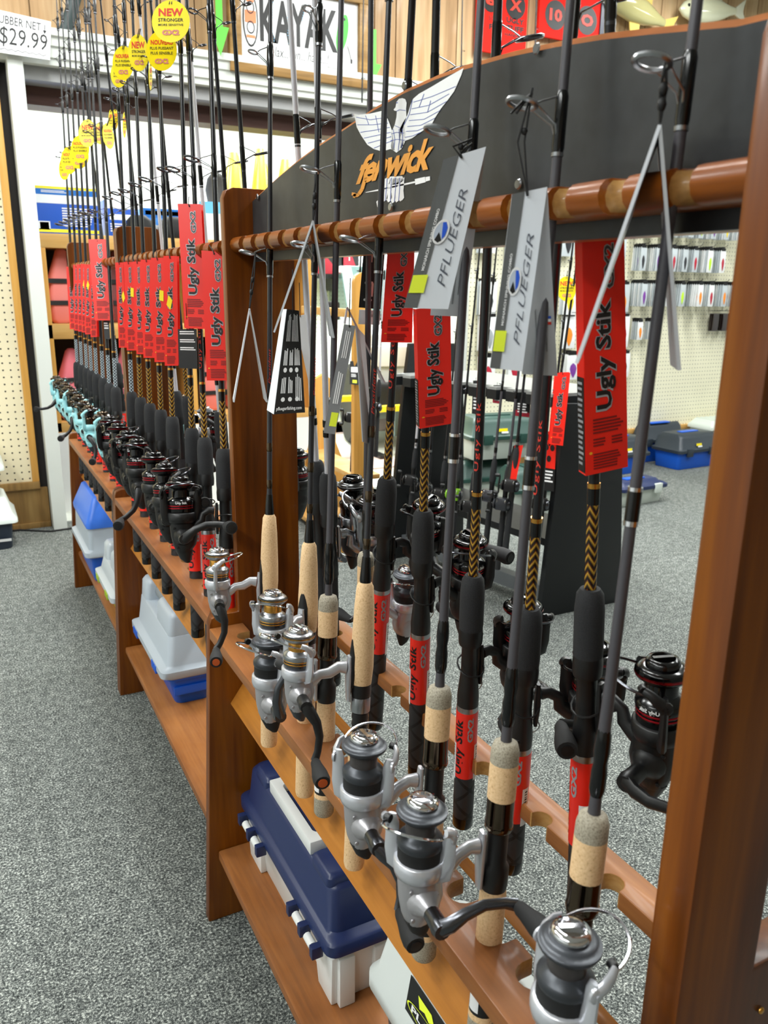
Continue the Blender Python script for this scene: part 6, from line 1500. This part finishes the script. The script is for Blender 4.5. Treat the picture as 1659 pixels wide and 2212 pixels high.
for k in range(nn):
    t0 = (nn-k-0.25)/nn; t1 = (nn-k-0.75)/nn
    for (t, dd) in ((t0, 0), (t0, 0.035), (t1, 0.035), (t1, 0)): poly.append((xs_a-0.22*t+dd-0.05, ya+(yb-ya)*t))
poly.append((xs_a-0.05, ya))
part('shelf_top', MB().prism(poly, lambda u, v, d: Vector((u, v, d)), Z_SH, Z_SH+0.012), mat('stand_shelf_grey', (150, 152, 150), 0.35), r)
part('shelf_edge', MB().prism(poly, lambda u, v, d: Vector((u, v, d)), Z_SH-0.04, Z_SH-0.0005), mat('stand_black', (15, 18, 20), 0.5), r)
part('base_rail', MB().prism([(0, 0.06), (0.05, 0.06), (0.05, 0.12), (0, 0.12)], lambda u, v, d: Vector((u+xs_a-0.02-(d-ya)*0.2, d, v)), ya, yb), mat('stand_grey_metal', (120, 124, 128), 0.35, 0.5), r)
part('base_tray', MB().prism([(0.0, 0.30), (0.30, 0.30), (0.30, 0.33), (0.0, 0.33)], lambda u, v, d: Vector((u+xs_a-0.03-(d-ya)*0.15, d, v)), ya, yb), mat('stand_black', (15, 18, 20), 0.5), r)
cr_ = [(1075, 1062, 2.62, 's', DSTEEL, 'grey casting rod on the black stand, silver and black reel in full view'), (1104, 1080, 2.56, 's', GRAPH, 'grey casting rod next to the red folded tag on the black stand'),
       (1122, 1040, 2.52, 'b', BLACKM, 'black casting rod with thick foam grip beside the red folded tag'), (1186, 1080, 2.46, 'b', BLACKM, 'black casting rod beside the black stand panel, red tag over it'),
       (1032, 1085, 2.72, 'b', BLACKM, 'black casting rod left of the grey one on the black stand'), (1000, 1060, 2.85, 'b', mat('lime_reel', (130, 190, 40), 0.25, coat=0.5), 'black casting rod with a lime green reel on the black stand'),
       (968, 1060, 2.98, 'b', BLACKM, 'black casting rod before the far stand panel, right one'), (936, 1045, 3.10, 'b', BLACKM, 'black casting rod before the far stand panel, middle one'), (905, 1030, 3.22, 'w', BLACKM, 'silver casting rod before the far stand panel, left one')]
for i, (px, py, Y, k_, rc, lab) in enumerate(cr_):
    g = atY(px, py, Y); bars('x', lab, 'casting rods on the black stand', (g.x-0.05, Y, g.z-0.29), (g.x+0.04, Y+0.02, g.z+0.9), rc, k_)
# two plain black blanks of tall rods standing on its far side, with an oval tag
g = atY(1205, 900, 2.50)
bars('x', 'tall black rod with a red tag and a yellow oval, right side of the stand', 'casting rods on the black stand', (g.x-0.06, 2.50, 0.335), (g.x+0.06, 2.52, 1.45), BLACKM, 'b')
oval('yellow oval tag reading NEW beside the long red tag, over the lure packs', 1224, 624, 42, 54, depth((g.x, 2.5, 1.2)), False, 0.0)
redtag('red tag on the black stand, lettered in full, right of the grey blanks', [(1200, 806), (1232, 805), (1216, 963), (1186, 959)], depth((g.x, 2.45, 0.95))-0.03, group='red tags on the black stand', top=(1214, 795))
rt, q, o = blacktag('lower red and black card with round icons on the black stand', [(1174, 930), (1203, 935), (1196, 1062), (1168, 1058)], depth((g.x, 2.46, 0.8)), [(0.1, 0.66, 0.9, 0.88, 4)], group='red tags on the black stand')
m = MB(); q.rect(m, 0, 0, 1, 0.62); part('red_field', m, RED, rt, recalc=False)
m = MB(); q.ell(m, 0.28, 0.10, 0.17, 0.055, 0.0014); q.ell(m, 0.28, 0.27, 0.17, 0.055, 0.0014); q.ell(m, 0.72, 0.27, 0.17, 0.055, 0.0014); q.ell(m, 0.5, 0.46, 0.17, 0.055, 0.0014); part('icon', m, PBLACK, rt, recalc=False)
rt, q, o = blacktag('red folded tag leaning on the thick foam grip rod, lettering upside down', [(1112, 962), (1130, 962), (1112, 1052), (1100, 1050)], depth(atY(1124, 1010, 2.52))-0.018, [], group='red tags on the black stand')
for ch in rt.children:
    if ch.name.startswith('card'): ch.data.materials[0] = RED
q2 = Quad(q.c[0]-RT*0.002+FW*0.03, q.c[0], q.c[3], q.c[3]-RT*0.016+FW*0.03); part('back_flap', q2.slab(MB(), 0.001), BLACKM, rt)
for (lab, c) in (('black hanging card with lime sticker under the notched shelf', [(1022, 822), (1034, 822), (1033, 896), (1019, 893)]), ('dark red and black card under the notched shelf, left', [(1066, 832), (1082, 832), (1083, 873), (1064, 870)]), ('dark red and black card under the notched shelf, right', [(1113, 842), (1146, 844), (1146, 902), (1110, 898)])):
    best = min([2.46+0.01*k for k in range(88)], key=lambda Y: abs(atY(c[0][0]+5, c[0][1], Y).x-(xs_a-0.22*(Y-ya)/(yb-ya)-0.03)))
    pc = atY(c[0][0]+5, c[0][1], best)
    rt, q, o = blacktag(lab, c, depth(pc), [(0.2, 0.5, 0.8, 0.9, 4)], group='cards under the notched shelf', hang=max(0.01, Z_SH-0.02-pc.z))
    if 'dark red' in lab:
        m = MB(); q.poly(m, [(0, 0.75), (1, 0.85), (1, 1), (0, 1)]); part('red_field', m, mat('print_crimson', (150, 18, 40), 0.5), rt, recalc=False)
    else:
        m = MB(); q.poly(m, [(0.45, 0.2), (0.7, 0.3), (0.75, 0.5), (0.5, 0.4)]); part('price_sticker', m, LIME, rt, recalc=False)
# card on the pine rack
rt, q, o = blacktag('black card with white label and lime sticker on the pine rack', [(756, 780), (777, 780), (776, 832), (755, 830)], depth(atY(768, 800, 3.534)), [(0.15, 0.55, 0.7, 0.7, 3)], group='cards on the pine rack')
m = MB(); q.rect(m, 0.12, 0.25, 0.85, 0.48); part('label', m, PWHITE, rt, recalc=False); m = MB(); q.rect(m, 0.3, 0.8, 0.75, 0.93); part('price_sticker', m, LIME, rt, recalc=False)
rt, q, o = blacktag('black spec card with columns of print beside the upper red tag', [(786, 535), (832, 533), (822, 668), (775, 664)], Dp('R5')+0.08, [(0.35, 0.03, 0.95, 0.24, 3, 0.001, 0.5, 0.3, True), (0.3, 0.55, 0.9, 0.80, 3, 0.001, 0.5, 0.3, True)], 2, group='cards on the pine rack')
rt, q, o = blacktag('pale pink card under the black spec card, beside the upper red tag', [(776, 669), (822, 671), (820, 702), (774, 700)], Dp('R5')+0.09, [(0.5, 0.3, 0.8, 0.5, 2)], group='cards on the pine rack', white=True)
# rods of the pine rack
for i, (px, Y) in enumerate(((768, 3.66), (806, 3.80), (818, 3.95))):
    g = atY(px, 1000, Y); bars('x', 'rod standing in the pine rack, %s from its upright' % ORD[i], 'rods in the pine rack', (g.x-0.02, Y, 0.39), (g.x+0.03, Y, 1.6), BLACKM, 'b' if i == 0 else 'w')
# other rods hanging high on the back wall, tips down the beam
for i, (px, Y) in enumerate(((786, 4.45), (1000, 4.5), (1160, 4.5))):
    a, b_ = atY(px, -60, Y), atY(px-4, [222, 160, 110][i], Y)
    t_ = thing('wall_rod', 'thin dark rod standing against the upper wall, %s from the framed sign' % ORD[i], 'fishing rod', T(*b_), 'rods against the upper wall')
    part('blank', MB().tube([(0, 0, 0), tuple(a-b_)], [0.005, 0.003], 8), BLANKB, t_); part('guide', MB().tube([Vector((0.012*math.cos(t), 0.012*math.sin(t)-0.012, 0.12)) for t in [2*PI*k/12 for k in range(12)]], 0.0012, 5, closed=True), DSTEEL, t_)
